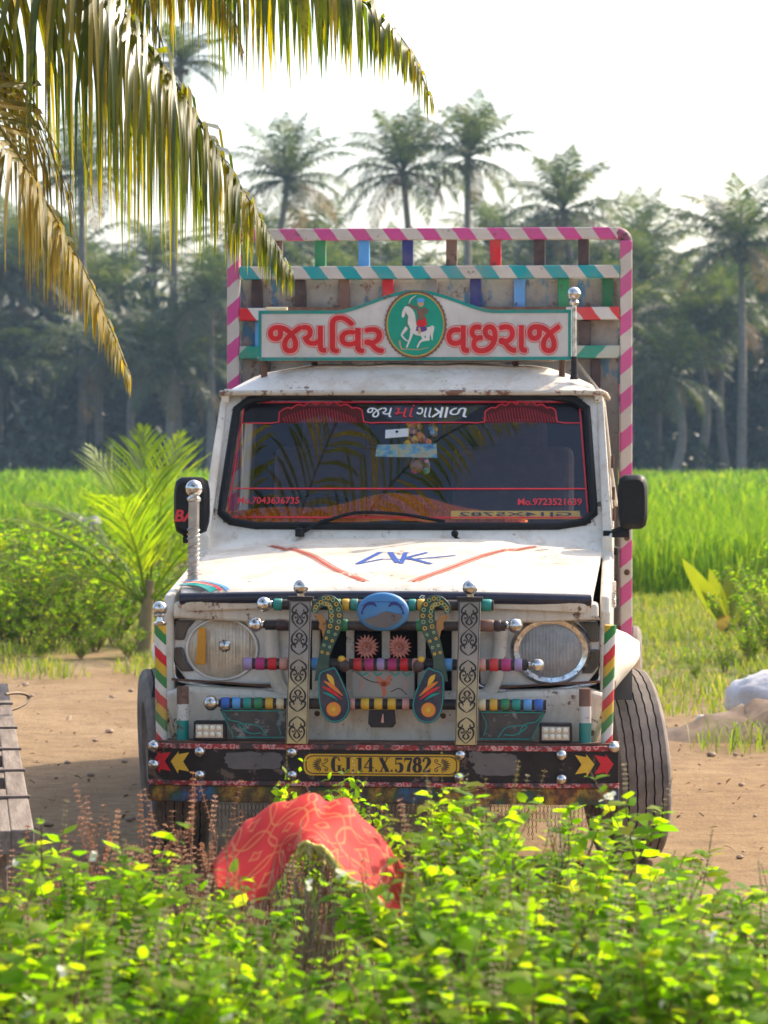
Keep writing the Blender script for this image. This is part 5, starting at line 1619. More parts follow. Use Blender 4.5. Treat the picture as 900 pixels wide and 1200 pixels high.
# emblem: green oval, brown scalloped ring, rider with raised sword on a white horse
m = MB(); ec = (0.010, 1.988)
ov = lambda k, n=48: [(ec[0] + 0.118 * k * math.cos(a), ec[1] + 0.130 * k * math.sin(a)) for a in np.linspace(0, 2 * math.pi, n + 1)[:-1]]
m.flat(ov(1.03), nf(0.0035), 1); m.flat(ov(0.965), nf(0.0045), 2); m.flat(ov(0.935), nf(0.0055), 0)
for i in range(44):
    a = 2 * math.pi * i / 44; m.sphere((ec[0] + 0.119 * math.cos(a), 1.5955, ec[1] + 0.131 * math.sin(a)), (0.006, 0.002, 0.006), 7, 4, 3)
ef = lambda d: (lambda x, z: (ec[0] + (x - 422) * 0.000362, 1.600 - d, ec[1] + (440 - z) * 0.000362))
hs = lambda pts, w, d, mi: m.ribbon(spline([p for p in pts], 4), [max(2, v[0]) for v in spline([(q_,) for q_ in w], 4)], ef(d), mi)
hs([(380, 430), (430, 500), (500, 520), (560, 505), (595, 475)], [70, 95, 85, 80, 40], 0.0065, 4)              # trunk
hs([(300, 260), (340, 280), (375, 340), (385, 440)], [40, 75, 85, 90], 0.0068, 4)                               # neck
hs([(320, 260), (295, 310), (285, 360)], [40, 38, 24], 0.0071, 4)                                                # head
hs([(330, 470), (285, 530), (275, 560), (320, 610), (340, 612)], [40, 26, 18, 14, 12], 0.0071, 4)                # raised fore leg
hs([(385, 500), (375, 560), (345, 640), (325, 690)], [44, 28, 18, 14], 0.0074, 4)                                # fore leg
hs([(560, 500), (550, 590), (480, 620), (440, 690)], [60, 36, 22, 14], 0.0071, 4)
hs([(500, 530), (510, 590), (560, 605), (575, 590)], [50, 30, 20, 14], 0.0074, 4)
hs([(590, 460), (615, 470), (600, 540), (605, 610)], [18, 24, 28, 6], 0.0071, 4)                                 # tail
hs([(310, 300), (340, 360), (320, 420), (345, 500)], [6, 8, 7, 5], 0.0078, 3)                                    # bridle
hs([(430, 480), (490, 490), (545, 480)], [50, 60, 40], 0.0078, 6)                                                # saddle cloth
hs([(440, 400), (490, 410), (540, 400)], [90, 110, 90], 0.0081, 5)                                               # red skirt
hs([(470, 270), (480, 330), (480, 390)], [70, 75, 60], 0.0084, 3); hs([(505, 260), (545, 290), (510, 330)], [30, 30, 24], 0.0087, 3)
hs([(450, 260), (400, 250), (345, 215)], [34, 30, 20], 0.0087, 3); hs([(350, 210), (375, 160), (430, 122)], [8, 12, 3], 0.0090, 4)
m.flat([(480 + 34 * math.cos(a), 205 + 42 * math.sin(a)) for a in np.linspace(0, 6.2832, 15)[:-1]][::-1], ef(0.0084), 7)
m.flat([(480 + 44 * math.cos(a), 175 + 26 * math.sin(a)) for a in np.linspace(0, 6.2832, 15)[:-1]][::-1], ef(0.0088), 8)
hs([(460, 470), (470, 520), (455, 540)], [26, 24, 14], 0.0090, 7); hs([(250, 610), (270, 700), (350, 705), (450, 710), (570, 690)], [20, 14, 8, 8, 3], 0.0076, 7)
P('emblem', m, [plain('emblem_green', (0.0, 0.30, 0.20), 0.4), DECAL['brown'], DECAL['yellow'], PM['brown'], DECAL['white'], DECAL['red'], plain('purple_paint', (0.10, 0.04, 0.22), 0.5), plain('skin_paint', (0.55, 0.34, 0.17), 0.5), DECAL['lblue']], NB)
m = MB()
for x in (-0.592, 0.585): m.tube([(x, 1.625, 1.748), (x, 1.625, 1.862)], 0.013, 8)
m.box((0, 1.70, 1.856), (1.10, 0.09, 0.022)); m.tube([(-0.40, 1.72, 1.83), (-0.40, 1.63, 1.90)], 0.012, 6); m.tube([(0.40, 1.72, 1.83), (0.40, 1.63, 1.90)], 0.012, 6)
m.tube([(-0.57, 1.68, 2.052), (0.60, 1.68, 2.050)], 0.012, 6)
P('board_leg', m, RUST, NB)
m = MB(); m.box((-0.545, 1.655, 2.055), (0.085, 0.05, 0.012)); P('corner_cap', m, PM['cream'], NB, bevel=0.003)
m = MB(); m.tube([(0.634, 1.56, 1.775), (0.634, 1.56, 1.86)], 0.013, 10, 1); m.tube([(0.634, 1.56, 1.86), (0.634, 1.56, 2.085)], 0.009, 10, 0); m.lathe([(0.018, 0), (0.014, 0.02)], (0.634, 1.56, 1.77), 'z', 12, 1)
m.lathe([(0.016, 0), (0.02, 0.012), (0.012, 0.022)], (0.634, 1.56, 2.06), 'z', 12, 0); m.sphere((0.634, 1.56, 2.106), 0.026, 18, 12, 0)
P('board_rod', m, [CHROME, BLACKP], smooth=50)

# ---------------------------------------------------------------- cargo frame behind the cab
HY = 2.60
CREAM_S = (0.56, 0.50, 0.44)
PINK = stripes('pink_cream_rail', [C['pink'], CREAM_S], 0.148, 1.0, 0.75, wear=0.09)
PINKP = stripes('pink_cream_post', [C['pink'], CREAM_S], 0.163, -0.85, 1.0, -0.5, wear=0.05)
TEALS = stripes('teal_cream_rail', [(0.0, 0.30, 0.32), CREAM_S], 0.146, 1.0, 0.75, wear=0.04)
REDS = stripes('red_white_rail', [C['red'], (0.62, 0.58, 0.54)], 0.146, 1.0, 0.75, wear=0.04)
GRNS = stripes('green_cream_rail', [(0.0, 0.26, 0.17), (0.42, 0.44, 0.36)], 0.180, 1.0, -0.9, wear=0.08)
HF = empty('cargo_frame'); HF.parent = TR
for s in (-1, 1):
    m = MB()
    m.tube([(s * 0.8345, HY, 0.56), (s * 0.8345, HY, 2.36), (s * 0.828, HY, 2.388), (s * 0.805, HY, 2.408)], 0.030, 4, 0)
    m = MB(); m.box((s * 0.8345, HY, 1.47), (0.052, 0.06, 1.82)); P('frame_post', m, PINKP, HF, bevel=0.006)
    m = MB()
    cnr = [(s * 0.8345, HY, 2.375)] + [(s * (0.7945 + 0.04 * math.cos(a)), HY, 2.375 + 0.037 * math.sin(a)) for a in np.linspace(0.2, math.pi / 2, 6)]
    m.tube(cnr, 0.0275, 8); P('corner_bend', m, paint('worn_pink', (0.30, 0.05, 0.13), 0.5, (0.05, 0.035, 0.03), 0.22, 0.3), HF, smooth=50)
m = MB(); m.box((0, HY, 2.412), (1.60, 0.052, 0.050)); P('rail', m, PINK, HF, bevel=0.005)
m = MB(); m.box((0, HY - 0.012, 2.249), (1.615, 0.05, 0.054)); P('rail', m, TEALS, HF, bevel=0.005)
m = MB(); m.box((0, HY - 0.012, 2.073), (1.615, 0.05, 0.054)); P('rail', m, REDS, HF, bevel=0.005)
m = MB(); m.box((0, HY - 0.012, 1.910), (1.615, 0.05, 0.054)); P('rail', m, GRNS, HF, bevel=0.005)
for k, c in enumerate(('brown', 'green', 'lblue', 'navy', 'brown', 'red', 'dbrown', 'dbrown')):
    m = MB(); m.box((-0.650 + 0.1865 * k, HY + 0.004, 2.332), (0.047, 0.03, 0.112)); P('slat', m, PM[c], HF, bevel=0.003)
def sheet_mat():
    t = NT('weathered_sheet'); co = t.coord('Object')
    c = t.ramp(t.noise(2.6, co, 6, 0.7), [(0.35, (0.23, 0.19, 0.15)), (0.5, (0.33, 0.30, 0.26)), (0.65, (0.42, 0.38, 0.33))])
    c = t.mix(t.ramp(t.noise(5.5, t.coord('Object', (1.6, 1, 0.7)), 5, 0.7), [(0.56, 0.0), (0.62, 0.9)]), c, (0.05, 0.19, 0.33))
    c = t.mix(t.ramp(t.noise(14, co, 6, 0.75), [(0.56, 0.0), (0.62, 0.9)]), c, (0.17, 0.085, 0.05))
    return t.done(t.bsdf(c, 0.65, 0.1, t.noise(20, co), 0.3, 0.004))
m = MB(); m.box((0, HY + 0.035, 1.46), (1.60, 0.012, 1.52)); P('sheet', m, sheet_mat(), HF)
for k, c in enumerate(('dbrown', 'dbrown', 'brown', 'red', 'grey', 'navy', 'lblue', 'green', 'dgreen')):
    m = MB(); m.box((-0.735 + 0.1865 * k, HY + 0.012, 2.160), (0.047, 0.026, 0.124)); P('slat', m, PM[c], HF, bevel=0.003)
for k, c in enumerate(('lblue', 'dbrown', 'tan', 'grey', 'dbrown', 'tan', 'tan', 'dbrown')):
    m = MB(); m.box((-0.72 + 0.197 * k, HY + 0.012, 1.990), (0.05, 0.026, 0.108)); P('slat', m, PM[c], HF, bevel=0.003)
for x, c in ((-0.70, 'dbrown'), (-0.35, 'dbrown'), (0, 'tan'), (0.35, 'dbrown'), (0.705, 'dbrown')):
    m = MB(); m.box((x, HY + 0.012, 1.30), (0.042, 0.026, 1.16)); P('slat', m, PM[c], HF, bevel=0.003)
m = MB()
for z in (1.235, 1.125, 0.98): m.lathe([(0.013, 0), (0.013, -0.006), (0.006, -0.010)], (0.838, HY - 0.03, z), 'y', 8)
P('post_bolt', m, RUST, HF)
# cargo bed
bed = MB(); bed.box((0, 3.95, 0.72), (1.64, 2.62, 0.06)); BED = P('cargo_bed', bed, RUST)
SIDE = paint('cargo_side_paint', (0.42, 0.36, 0.28), 0.5, chip_amt=0.1)
for s in (-1, 1):
    m = MB(); m.box((s * 0.812, 3.95, 1.26), (0.016, 2.60, 1.0)); sd = P('cargo_side', m, SIDE, bevel=0.004)
    for z, c in ((1.35, TEALS), (1.55, REDS), (1.75, PINK)):
        m = MB(); m.box((s * 0.82, 3.95, z), (0.035, 2.58, 0.05)); P('side_rail', m, c, sd)
    for j in range(7):
        m = MB(); m.box((s * 0.816, 2.75 + 0.41 * j, 1.505), (0.026, 0.045, 0.51)); P('side_slat', m, PM[('green', 'lblue', 'navy', 'brown', 'red', 'dbrown', 'teal')[j]], sd)
m = MB(); m.box((0, 5.27, 1.02), (1.60, 0.03, 0.54)); P('tailgate', m, SIDE, bevel=0.004)
m = MB()
for s in (-1, 1): m.box((s * 0.40, 2.75, 0.50), (0.07, 5.0, 0.12))
m.tube([(-0.72, 0.73, 0.345), (0.72, 0.73, 0.345)], 0.04, 10); m.tube([(-0.72, 3.70, 0.345), (0.72, 3.70, 0.345)], 0.05, 10); m.sphere((0, 3.70, 0.345), (0.14, 0.15, 0.14), 12, 8); m.box((0, 1.2, 0.42), (0.5, 0.8, 0.22))
P('chassis', m, RUST)

# ---------------------------------------------------------------- wheels
def tyre_mesh():
    R0, HW = 0.350, 0.098
    gro = [-0.062, -0.031, 0.0, 0.031, 0.062]
    prof = [(0.205, -0.075, 0), (0.225, -0.095, 0), (0.285, -0.105, 0), (0.325, -0.100, 0), (0.341, -0.090, 0), (0.346, -0.083, 0)]
    for gx_ in gro: prof += [(R0 - abs(gx_) ** 2 * 1.2, gx_ - 0.0028, 1), (R0 - 0.009, gx_ - 0.0018, 1), (R0 - 0.009, gx_ + 0.0018, 1), (R0 - abs(gx_) ** 2 * 1.2, gx_ + 0.0028, 1)]
    prof += [(r_, -x_, g_) for r_, x_, g_ in reversed(prof[:6])]
    n = 160; vs, fs = [], []
    for k in range(n):
        a = 2 * math.pi * k / n
        zz_ = (0, 0.0013, 0, -0.0013)[k % 4]
        for r_, x_, g_ in prof:
            vs.append((x_ + (zz_ if g_ else 0), r_ * math.cos(a), r_ * math.sin(a)))
    q = len(prof)
    for k in range(n):
        k2 = (k + 1) % n
        for j in range(q - 1): fs.append((k * q + j, k * q + j + 1, k2 * q + j + 1, k2 * q + j))
    m = MB(); m.add(vs, fs)
    m.mi = [1 if 6 <= (i % (q - 1)) < 26 and ((i % (q - 1)) - 6) % 4 < 3 else 0 for i in range(len(fs))]
    # sidewall lettering rim and shoulder lugs
    t = NT('dusty_tyre'); co = t.coord('Object'); g_ = t.n('NewGeometry')
    c = t.ramp(t.noise(9, co, 6, 0.7), [(0.35, (0.14, 0.118, 0.10)), (0.7, (0.30, 0.25, 0.215))])
    return m.mesh('tyre', [t.done(t.bsdf(c, 0.88, 0, t.noise(120, co), 0.25, 0.002, 0.25)), plain('tyre_groove', (0.02, 0.018, 0.017), 0.9)], 30)
TY = tyre_mesh()
m = MB(); m.lathe([(0.215, -0.075), (0.205, -0.085), (0.195, -0.06), (0.185, 0.0), (0.17, 0.03), (0.10, 0.055), (0.07, 0.05), (0.06, 0.075), (0.0, 0.08)], (0, 0, 0), 'x', 32); m.lathe([(0.215, 0.075), (0.205, 0.085), (0.195, 0.06), (0.185, 0.0)], (0, 0, 0), 'x', 32)
RIM = m.mesh('rim', plain('wheel_paint', (0.35, 0.33, 0.30), 0.5, 0.3), 40)
m = MB()
for k in range(5):
    a = 2 * math.pi * k / 5; m.lathe([(0.011, 0), (0.011, 0.016), (0, 0.017)], (0.052, 0.085 * math.cos(a), 0.085 * math.sin(a)), 'x', 6)
NUT = m.mesh('lug_nuts', STEEL, 30)
for x, y, st in ((0.828, 0.735, 13), (-0.828, 0.735, 13), (0.80, 3.70, 0), (-0.80, 3.70, 0)):
    w = empty('wheel'); w.parent = TR; w.location = (x, y, 0.347); w.rotation_euler = (0, R(-3.5 if st and x > 0 else (3.5 if st else 0)), R(st) + (math.pi if x < 0 else 0))
    link('tyre', TY, w); link('rim', RIM, w); link('lug_nuts', NUT, w)
# ================================================================== NEAR COCONUT PALM (trunk stands out of frame, fronds hang into it)
NEARG = foliage('palm_leaflet', [(0.030, 0.055, 0.006), (0.065, 0.095, 0.008), (0.130, 0.140, 0.010), (0.22, 0.18, 0.015)], (3.2, 2.9, 0.4), 0.52, 0.27, 0.5)
NEARY = foliage('yellowed_leaflet', [(0.09, 0.10, 0.012), (0.22, 0.18, 0.018), (0.34, 0.24, 0.03), (0.36, 0.31, 0.18)], (2.0, 1.8, 0.6), 0.5, 0.4)
CR = Vector((-2.35, 9.0, 2.95))
PT = empty('coconut_palm', (CR.x, CR.y, 0))
tag(PT, 'near coconut palm whose sunlit green and yellow fronds hang over the truck', 'palm tree')
m = MB()
m.tube([(0.25 * (1 - t) ** 2 - 0.25 * (1 - t), 0, CR.z * t) for t in np.linspace(0, 1, 24)], [0.17 * (1 - 0.25 * t) + (0.012 if i % 2 else 0) for i, t in enumerate(np.linspace(0, 1, 24))], 14)
m.build('trunk', BARK, PT, smooth=60)
def near_frond(pts, leafL, n, hang, seed, mat, width=0.030, start=0.10, rach=0.017, gap=0.03, fwd=0.55):
    rng = np.random.default_rng(seed)
    path = spline([tuple(Vector(p) - Vector((CR.x, CR.y, 0))) for p in pts], 6)
    v, f = frond_np(path, leafL, n, hang, width, rng, rach, start, fwd, gap, 3)
    return link('frond', mesh_np('frond', v, f, mat), PT)
A = lambda u, v, Y: tuple(at(u, v, Y))
near_frond([tuple(CR), (-1.75, 8.95, 3.20), A(-20, -105, 8.85), A(70, -50, 8.8), A(135, 5, 8.8), A(200, 90, 8.8), A(268, 198, 8.8), A(312, 268, 8.8), A(340, 318, 8.8)], 1.12, 270, 0.95, 1, NEARG, 0.019, fwd=0.06, gap=0.05)
near_frond([tuple(CR), (-1.85, 8.7, 3.02), A(-70, 60, 8.3), A(0, 150, 8.2), A(58, 245, 8.2), A(110, 340, 8.2), A(152, 440, 8.2)], 0.72, 180, 0.92, 2, NEARY, 0.018, fwd=0.05)
near_frond([tuple(CR), (-1.7, 9.2, 3.45), A(60, -120, 9.4), A(150, -60, 9.4), A(225, -28, 9.4), A(268, 10, 9.4), A(285, 62, 9.4)], 0.70, 150, 0.93, 3, NEARY, 0.017, fwd=0.1)
near_frond([tuple(CR), (-1.6, 9.1, 3.65), (-0.95, 9.2, 3.45), A(290, -70, 9.2), A(380, -30, 9.2), A(445, 18, 9.2), A(482, 62, 9.2), A(503, 112, 9.2)], 0.98, 250, 0.95, 4, NEARG, 0.019, fwd=0.08, gap=0.05)
near_frond([tuple(CR), (-1.95, 8.8, 3.2), (-1.55, 8.6, 3.12), A(-80, -70, 8.5), A(-20, 10, 8.5), A(15, 110, 8.5)], 0.85, 140, 0.9, 5, NEARG, 0.018)
near_frond([tuple(CR), (-1.9, 9.0, 3.35), (-1.3, 9.0, 3.32), A(60, -150, 9.0), A(120, -90, 9.0), A(165, -20, 9.0), A(190, 50, 9.0)], 0.75, 150, 0.93, 6, NEARG, 0.018, fwd=0.10)
# crown reaching up and over (mirrored in the windscreen)
for k, (pts, ln) in enumerate((
    ([(-1.7, 9.6, 4.1), (-0.9, 10.2, 4.7), (0.0, 10.7, 4.75), (0.7, 11.0, 4.35)], 0.62),
    ([(-1.9, 9.7, 4.2), (-1.3, 10.4, 4.9), (-0.7, 11.0, 4.95), (-0.2, 11.4, 4.55)], 0.62),
    ([(-1.6, 9.3, 4.0), (-0.6, 9.7, 4.5), (0.4, 10.0, 4.4), (1.1, 10.2, 3.9)], 0.60),
    ([(-2.2, 9.6, 4.2), (-2.0, 10.4, 5.0), (-1.8, 11.3, 5.0), (-1.6, 12.0, 4.5)], 0.60),
    ([(-2.9, 9.4, 3.9), (-3.6, 9.8, 4.3), (-4.4, 10.2, 4.0), (-4.9, 10.4, 3.2)], 0.58),
    ([(-2.9, 8.5, 3.8), (-3.5, 7.9, 4.0), (-4.1, 7.3, 3.5), (-4.4, 6.9, 2.7)], 0.58),
    ([(-2.3, 8.4, 3.9), (-2.1, 7.6, 4.3), (-1.9, 6.8, 4.1), (-1.8, 6.2, 3.5)], 0.58),
    ([(-2.9, 9.0, 3.3), (-3.6, 9.0, 3.2), (-4.2, 9.0, 2.6), (-4.5, 9.0, 1.9)], 0.55))):
    near_frond([tuple(CR)] + pts, ln, 62, 0.55, 20 + k, NEARG, 0.034)

# ================================================================== FOREGROUND BASIL THICKET
rb = random.Random(21)
# (u, v of the bush top, distance)
tops = [(20, 985, 5.5), (80, 978, 5.9), (140, 985, 5.6), (200, 1000, 6.0), (250, 1040, 5.4), (60, 1070, 4.7), (150, 1090, 4.6), (230, 1115, 4.6), (-40, 1040, 5.0),
        (500, 945, 6.7), (590, 938, 6.5), (645, 958, 6.3), (555, 1000, 5.7), (620, 1000, 5.6), (675, 1010, 6.0), (765, 1068, 5.8), (845, 1062, 5.7), (915, 1065, 5.5),
        (585, 1088, 4.9), (620, 1075, 4.7), (700, 1085, 4.8), (790, 1110, 4.7), (880, 1110, 4.7), (400, 1135, 5.2), (330, 1140, 5.3), (470, 1150, 5.3), (370, 925, 7.4)]
for i, (u, v, Y) in enumerate(tops):
    p = at(u, v, Y)
    sc = p.z / (0.915 if u > 260 else 0.985)
    gl, gg = (('leafy basil bush of the thicket between the cart and the red cloth', 'basil bushes beside the cart') if u < 260 else
              (('small leafy basil bush standing around the red cloth and dry shrub', 'basil bushes around the red cloth') if u < 490 else
               (('tall leafy basil bush rising before the number plate and bumper', 'basil bushes before the bumper') if u < 730 else
                ('lower leafy basil bush before the tyre and the open lane', 'basil bushes before the lane'))))
    place_shrub(BAS[i % 5], p.x, Y, ((0.5 if u in (400, 330, 370, 470, 250, 500, 200) else 0.9 + 0.1 * (i % 3)), sc), rb.uniform(0, 6.28), 'basil_bush', gl, 'bush', gg)

# dried basil with brown seed spikes
def dry_plant(seed, h, spread, n, slen):
    rng = np.random.default_rng(seed); st, sp = [], []
    for i in range(n):
        a = rng.uniform(0, 6.28); r = spread * math.sqrt(rng.uniform(0, 1)); hh = h * rng.uniform(0.7, 1.0)
        tip = np.array([r * math.cos(a), r * math.sin(a), hh]); base = tip * np.array([.15, .15, 0])
        mid = (base + tip) / 2 + rng.normal(0, .025, 3)
        st.append(tri_tube([Vector(base), Vector(mid), Vector(tip)], [0.0035, 0.0025, 0.0013], 4))
        sp.append(spike_np(tip - np.array([0, 0, .02]), np.array([rng.normal(0, .18), rng.normal(0, .18), 1.0]), slen * rng.uniform(0.6, 1.2), rng, 0.0075, 0.0125))
        for k in range(2):
            b = base + (tip - base) * rng.uniform(.5, .9); d = np.array([rng.normal(0, .5), rng.normal(0, .5), 0.9])
            e = b + unit(d) * 0.07; st.append(tri_tube([Vector(b), Vector(e)], [0.0018, 0.001], 3))
            sp.append(spike_np(e, d, slen * rng.uniform(.5, .9), rng, 0.0065, 0.0125))
    return mesh_np('stems', *merge(st), STEM), mesh_np('spikes', *merge(sp), DRY)
DRYK = [dry_plant(300 + i, 0.72, 0.16, 11, 0.13) for i in range(3)]
for i, (u, v, Y) in enumerate(((75, 930, 6.9), (115, 915, 7.0), (150, 935, 6.8), (185, 930, 7.1), (215, 905, 7.0), (250, 912, 7.1), (285, 915, 7.0), (320, 935, 7.2), (60, 945, 6.6), (235, 930, 6.7), (385, 920, 7.2), (500, 925, 7.1), (640, 925, 7.0))):
    p = at(u, v, Y)
    root = empty('dry_basil', (p.x, Y, 0), i * 1.3); root.scale = (1, 1, p.z / 0.83)
    link('stem', DRYK[i % 3][0], root); o = link('seed_spike', DRYK[i % 3][1], root); o['kind'] = 'stuff'
    tag(root, 'dried basil with brown whorled seed spikes behind the green thicket', 'dry plant', 'dried basil plants before the truck')

# dry stems under the cloth
rng = np.random.default_rng(77); st = []
for i in range(230):
    a = rng.uniform(0, 6.28); r = 0.23 * math.sqrt(rng.uniform(0, 1))
    tip = np.array([r * math.cos(a) * 1.0, r * math.sin(a) * 0.7, rng.uniform(0.35, 0.80) * (1 - 0.9 * r)]); base = np.array([tip[0] * .8, tip[1] * .8, 0]) + rng.normal(0, .03, 3) * np.array([1, 1, 0])
    mid = (base + tip) / 2 + rng.normal(0, .045, 3)
    tip = tip + rng.normal(0, .03, 3)
    st.append(tri_tube([Vector(base), Vector(mid), Vector(tip)], [0.0026, 0.0020, 0.0010], 3))
    e = tip + rng.normal(0, .05, 3) - np.array([0, 0, .05])
    st.append(tri_tube([Vector(mid), Vector(e)], [0.002, 0.001], 3))
pd = at(368, 1000, 6.32)
root = empty('dry_shrub', (pd.x, 6.24, 0))
tag(root, 'leafless brown twiggy shrub holding up the red cloth', 'dry plant')
link('twigs', mesh_np('twigs', *merge(st), plain('dry_twig', (0.42, 0.28, 0.19), 0.9, var=0.4, scale=30)), root)

# ================================================================== RED CLOTH
def cloth_mat():
    t = NT('red_printed_cloth')
    uv = t.n('TexCoord').outputs['UV']
    sc_ = t.n('VectorMath', operation='SCALE'); sc_.inputs['Scale'].default_value = 8.0; t.l(uv, sc_.inputs[0])
    fr_ = t.n('VectorMath', operation='FRACTION'); t.l(sc_.outputs[0], fr_.inputs[0])
    mask = None
    for cx, cy_ in ((0, 0), (1, 0), (0, 1), (1, 1), (0.5, 0.5)):
        d = t.n('VectorMath', operation='DISTANCE'); t.l(fr_.outputs[0], d.inputs[0]); d.inputs[1].default_value = (cx, cy_, 0)
        ln = t.math('LESS_THAN', t.math('ABSOLUTE', t.math('SUBTRACT', d.outputs['Value'], 0.60)), 0.024)
        mask = ln if mask is None else t.math('MAXIMUM', mask, ln)
    n = t.noise(7, t.coord('Object'), 4)
    base = t.ramp(n, [(0.35, (0.64, 0.020, 0.006)), (0.65, (0.70, 0.022, 0.025))])
    c = t.mix(t.math('MULTIPLY', mask, 0.5), base, (0.78, 0.34, 0.10))
    d = t.bsdf(c, 0.75, 0, t.noise(220, t.coord('Object')), 0.2, 0.002)
    tr = t.n('BsdfTranslucent'); t.l(c, tr.inputs[0])
    mx = t.n('MixShader'); mx.inputs[0].default_value = 0.35; t.l(d, mx.inputs[1]); t.l(tr.outputs[0], mx.inputs[2])
    return t.done(mx.outputs[0])
rows = [   # back hem, ridge, middle, front hem (photo pixels and distance)
    [(255, 1040, 6.75), (290, 1010, 6.8), (318, 990, 6.85), (346, 985, 6.85), (386, 990, 6.85), (418, 1000, 6.8), (455, 1020, 6.7), (478, 1050, 6.6)],
    [(248, 1016, 6.50), (285, 968, 6.55), (315, 946, 6.55), (345, 936, 6.55), (385, 940, 6.55), (415, 952, 6.5), (450, 981, 6.45), (473, 1026, 6.40)],
    [(247, 1024, 6.36), (288, 1008, 6.34), (318, 985, 6.36), (343, 965, 6.38), (372, 962, 6.36), (404, 978, 6.34), (440, 1010, 6.30), (472, 1050, 6.26)],
    [(250, 1032, 6.30), (301, 1056, 6.18), (330, 1026, 6.24), (341, 1002, 6.26), (358, 990, 6.22), (392, 1012, 6.16), (427, 1048, 6.14), (471, 1078, 6.12)]]
G = [[np.array(at(*p)) for p in r_] for r_ in rows]
Gs = [spline([tuple(p) for p in r_], 6) for r_ in G]
NC = len(Gs[0]); cols_ = [spline([Gs[k][i] for k in range(4)], 8) for i in range(NC)]
NR = len(cols_[0]); vs, uvs = [], []
for i in range(NC):
    for j in range(NR):
        p = Vector(cols_[i][j])
        w = 0.040 * (abs(noise.noise(Vector((p.x * 13, p.y * 3, p.z * 4)))) - 0.22) + 0.014 * (abs(noise.noise(p * 15)) - 0.2) + 0.006 * noise.noise(p * 34)
        vs.append(p + Vector((w * .5, w, w * 0.8))); uvs.append((i / (NC - 1) * 0.62, j / (NR - 1) * 0.55))
m = MB(); m.add(vs, [(i * NR + j, (i + 1) * NR + j, (i + 1) * NR + j + 1, i * NR + j + 1) for i in range(NC - 1) for j in range(NR - 1)])
me = m.mesh('red_cloth', cloth_mat(), 180)
uvl = me.uv_layers.new(name='UVMap')
for lp in me.loops: uvl.data[lp.index].uv = uvs[lp.vertex_index]
org = at(365, 1000, 6.4); base_c = Vector((org.x, org.y, 0))
CL = empty('red_cloth', base_c); tag(CL, 'red printed cloth with yellow fringe draped over the dry shrub', 'cloth')
o = link('fabric', me, CL); o.location = -base_c
sol = o.modifiers.new('thick', 'SOLIDIFY'); sol.thickness = 0.0015
hem = [vs[i * NR + NR - 1] for i in range(int(NC * 0.52), NC)] + [vs[(NC - 1) * NR + j] for j in range(NR - 2, 7, -1)]
rng = np.random.default_rng(15); pp_, L_ = [], []
for k in range(len(hem) - 1):
    for q in range(16): pp_.append(hem[k].lerp(hem[k + 1], q / 16) - base_c)
pp_ = np.array([tuple(p) for p in pp_]); n = len(pp_)
D = rng.normal(0, .25, (n, 3)); D[:, 2] -= 0.75; D[:, 1] -= 0.35; D[:, 0] += 0.25
v, f = leaf_cloud(pp_, D, rng.normal(0, 1, (n, 3)), rng.uniform(.02, .042, n), 0.007)
o = link('fringe', mesh_np('fringe', v, f, foliage('yellow_fringe', [(0.55, 0.45, 0.10), (0.70, 0.62, 0.22)], (1.1, 1.1, 0.8), 0.4)), CL); o['kind'] = 'stuff'
m = MB(); m.tube([p - base_c for p in hem], 0.0045, 6); m.build('hem_cord', plain('yellow_hem', (0.62, 0.50, 0.12), 0.8), CL, smooth=60)

# ================================================================== WOODEN CART (only its slotted side board shows)
WOOD = None
t = NT('weathered_wood'); co = t.coord('Object', (9.0, 0.7, 9.0))
n1 = t.noise(4.0, co, 6, 0.7)
cc = t.ramp(n1, [(0.30, (0.10, 0.075, 0.06)), (0.5, (0.20, 0.16, 0.13)), (0.7, (0.30, 0.25, 0.21))])
WOOD = t.done(t.bsdf(cc, 0.9, 0, n1, 0.6, 0.006, 0.2))
near_e, far_e = at(40, 972, 7.6), at(9, 800, 12.4)
dv = (far_e - near_e); dv.z = 0
zc = near_e.z
ang = math.atan2(dv.x, dv.y)
CT = empty('wooden_cart', (near_e.x, near_e.y, 0), -ang)
tag(CT, 'weathered grey wooden cart with a slotted side board beside the lane', 'cart')
Ln = dv.length
BW = 0.17
m = MB()      # slotted board: built as planks around the slots
sl = [(0.95, 1.25), (1.55, 1.90), (2.2, 2.65), (3.0, 3.55)]
x1, x0, xs0, xs1 = 0.0, -BW, -0.115, -0.055
m.box(((x1 + xs1) / 2, Ln / 2, zc - 0.03), (x1 - xs1, Ln, 0.06)); m.box(((xs0 + x0) / 2, Ln / 2, zc - 0.03), (xs0 - x0, Ln, 0.06))
prev = 0.0
for a, b2 in sl + [(Ln, Ln)]:
    m.box(((xs0 + xs1) / 2, (prev + a) / 2, zc - 0.031), (xs1 - xs0 + 0.001, a - prev, 0.058)); prev = b2
m.build('side_board', WOOD, CT, bevel=0.004)
for y in (0.7, 1.4, 2.05, 2.8, 3.8):
    m = MB(); m.box((-BW / 2, y, zc + 0.003), (BW + 0.01, 0.022, 0.008)); m.build('iron_strap', plain('cart_iron', (0.16, 0.12, 0.10), 0.8, 0.2, 0.3, 20), CT, bevel=0.002)
for k in range(6):
    m = MB(); m.box((-BW - 0.012 - 0.07 - 0.152 * k, Ln / 2 + 0.1, zc - 0.05), (0.14, Ln - 0.2, 0.03)); m.build('deck_plank', WOOD, CT, bevel=0.004)
for x, y in ((-0.10, 0.25), (-1.0, 0.25), (-0.10, Ln - 0.4), (-1.0, Ln - 0.4)):
    m = MB(); m.box((x, y, (zc - 0.06) / 2), (0.08, 0.08, zc - 0.07)); m.build('leg', WOOD, CT, bevel=0.005)
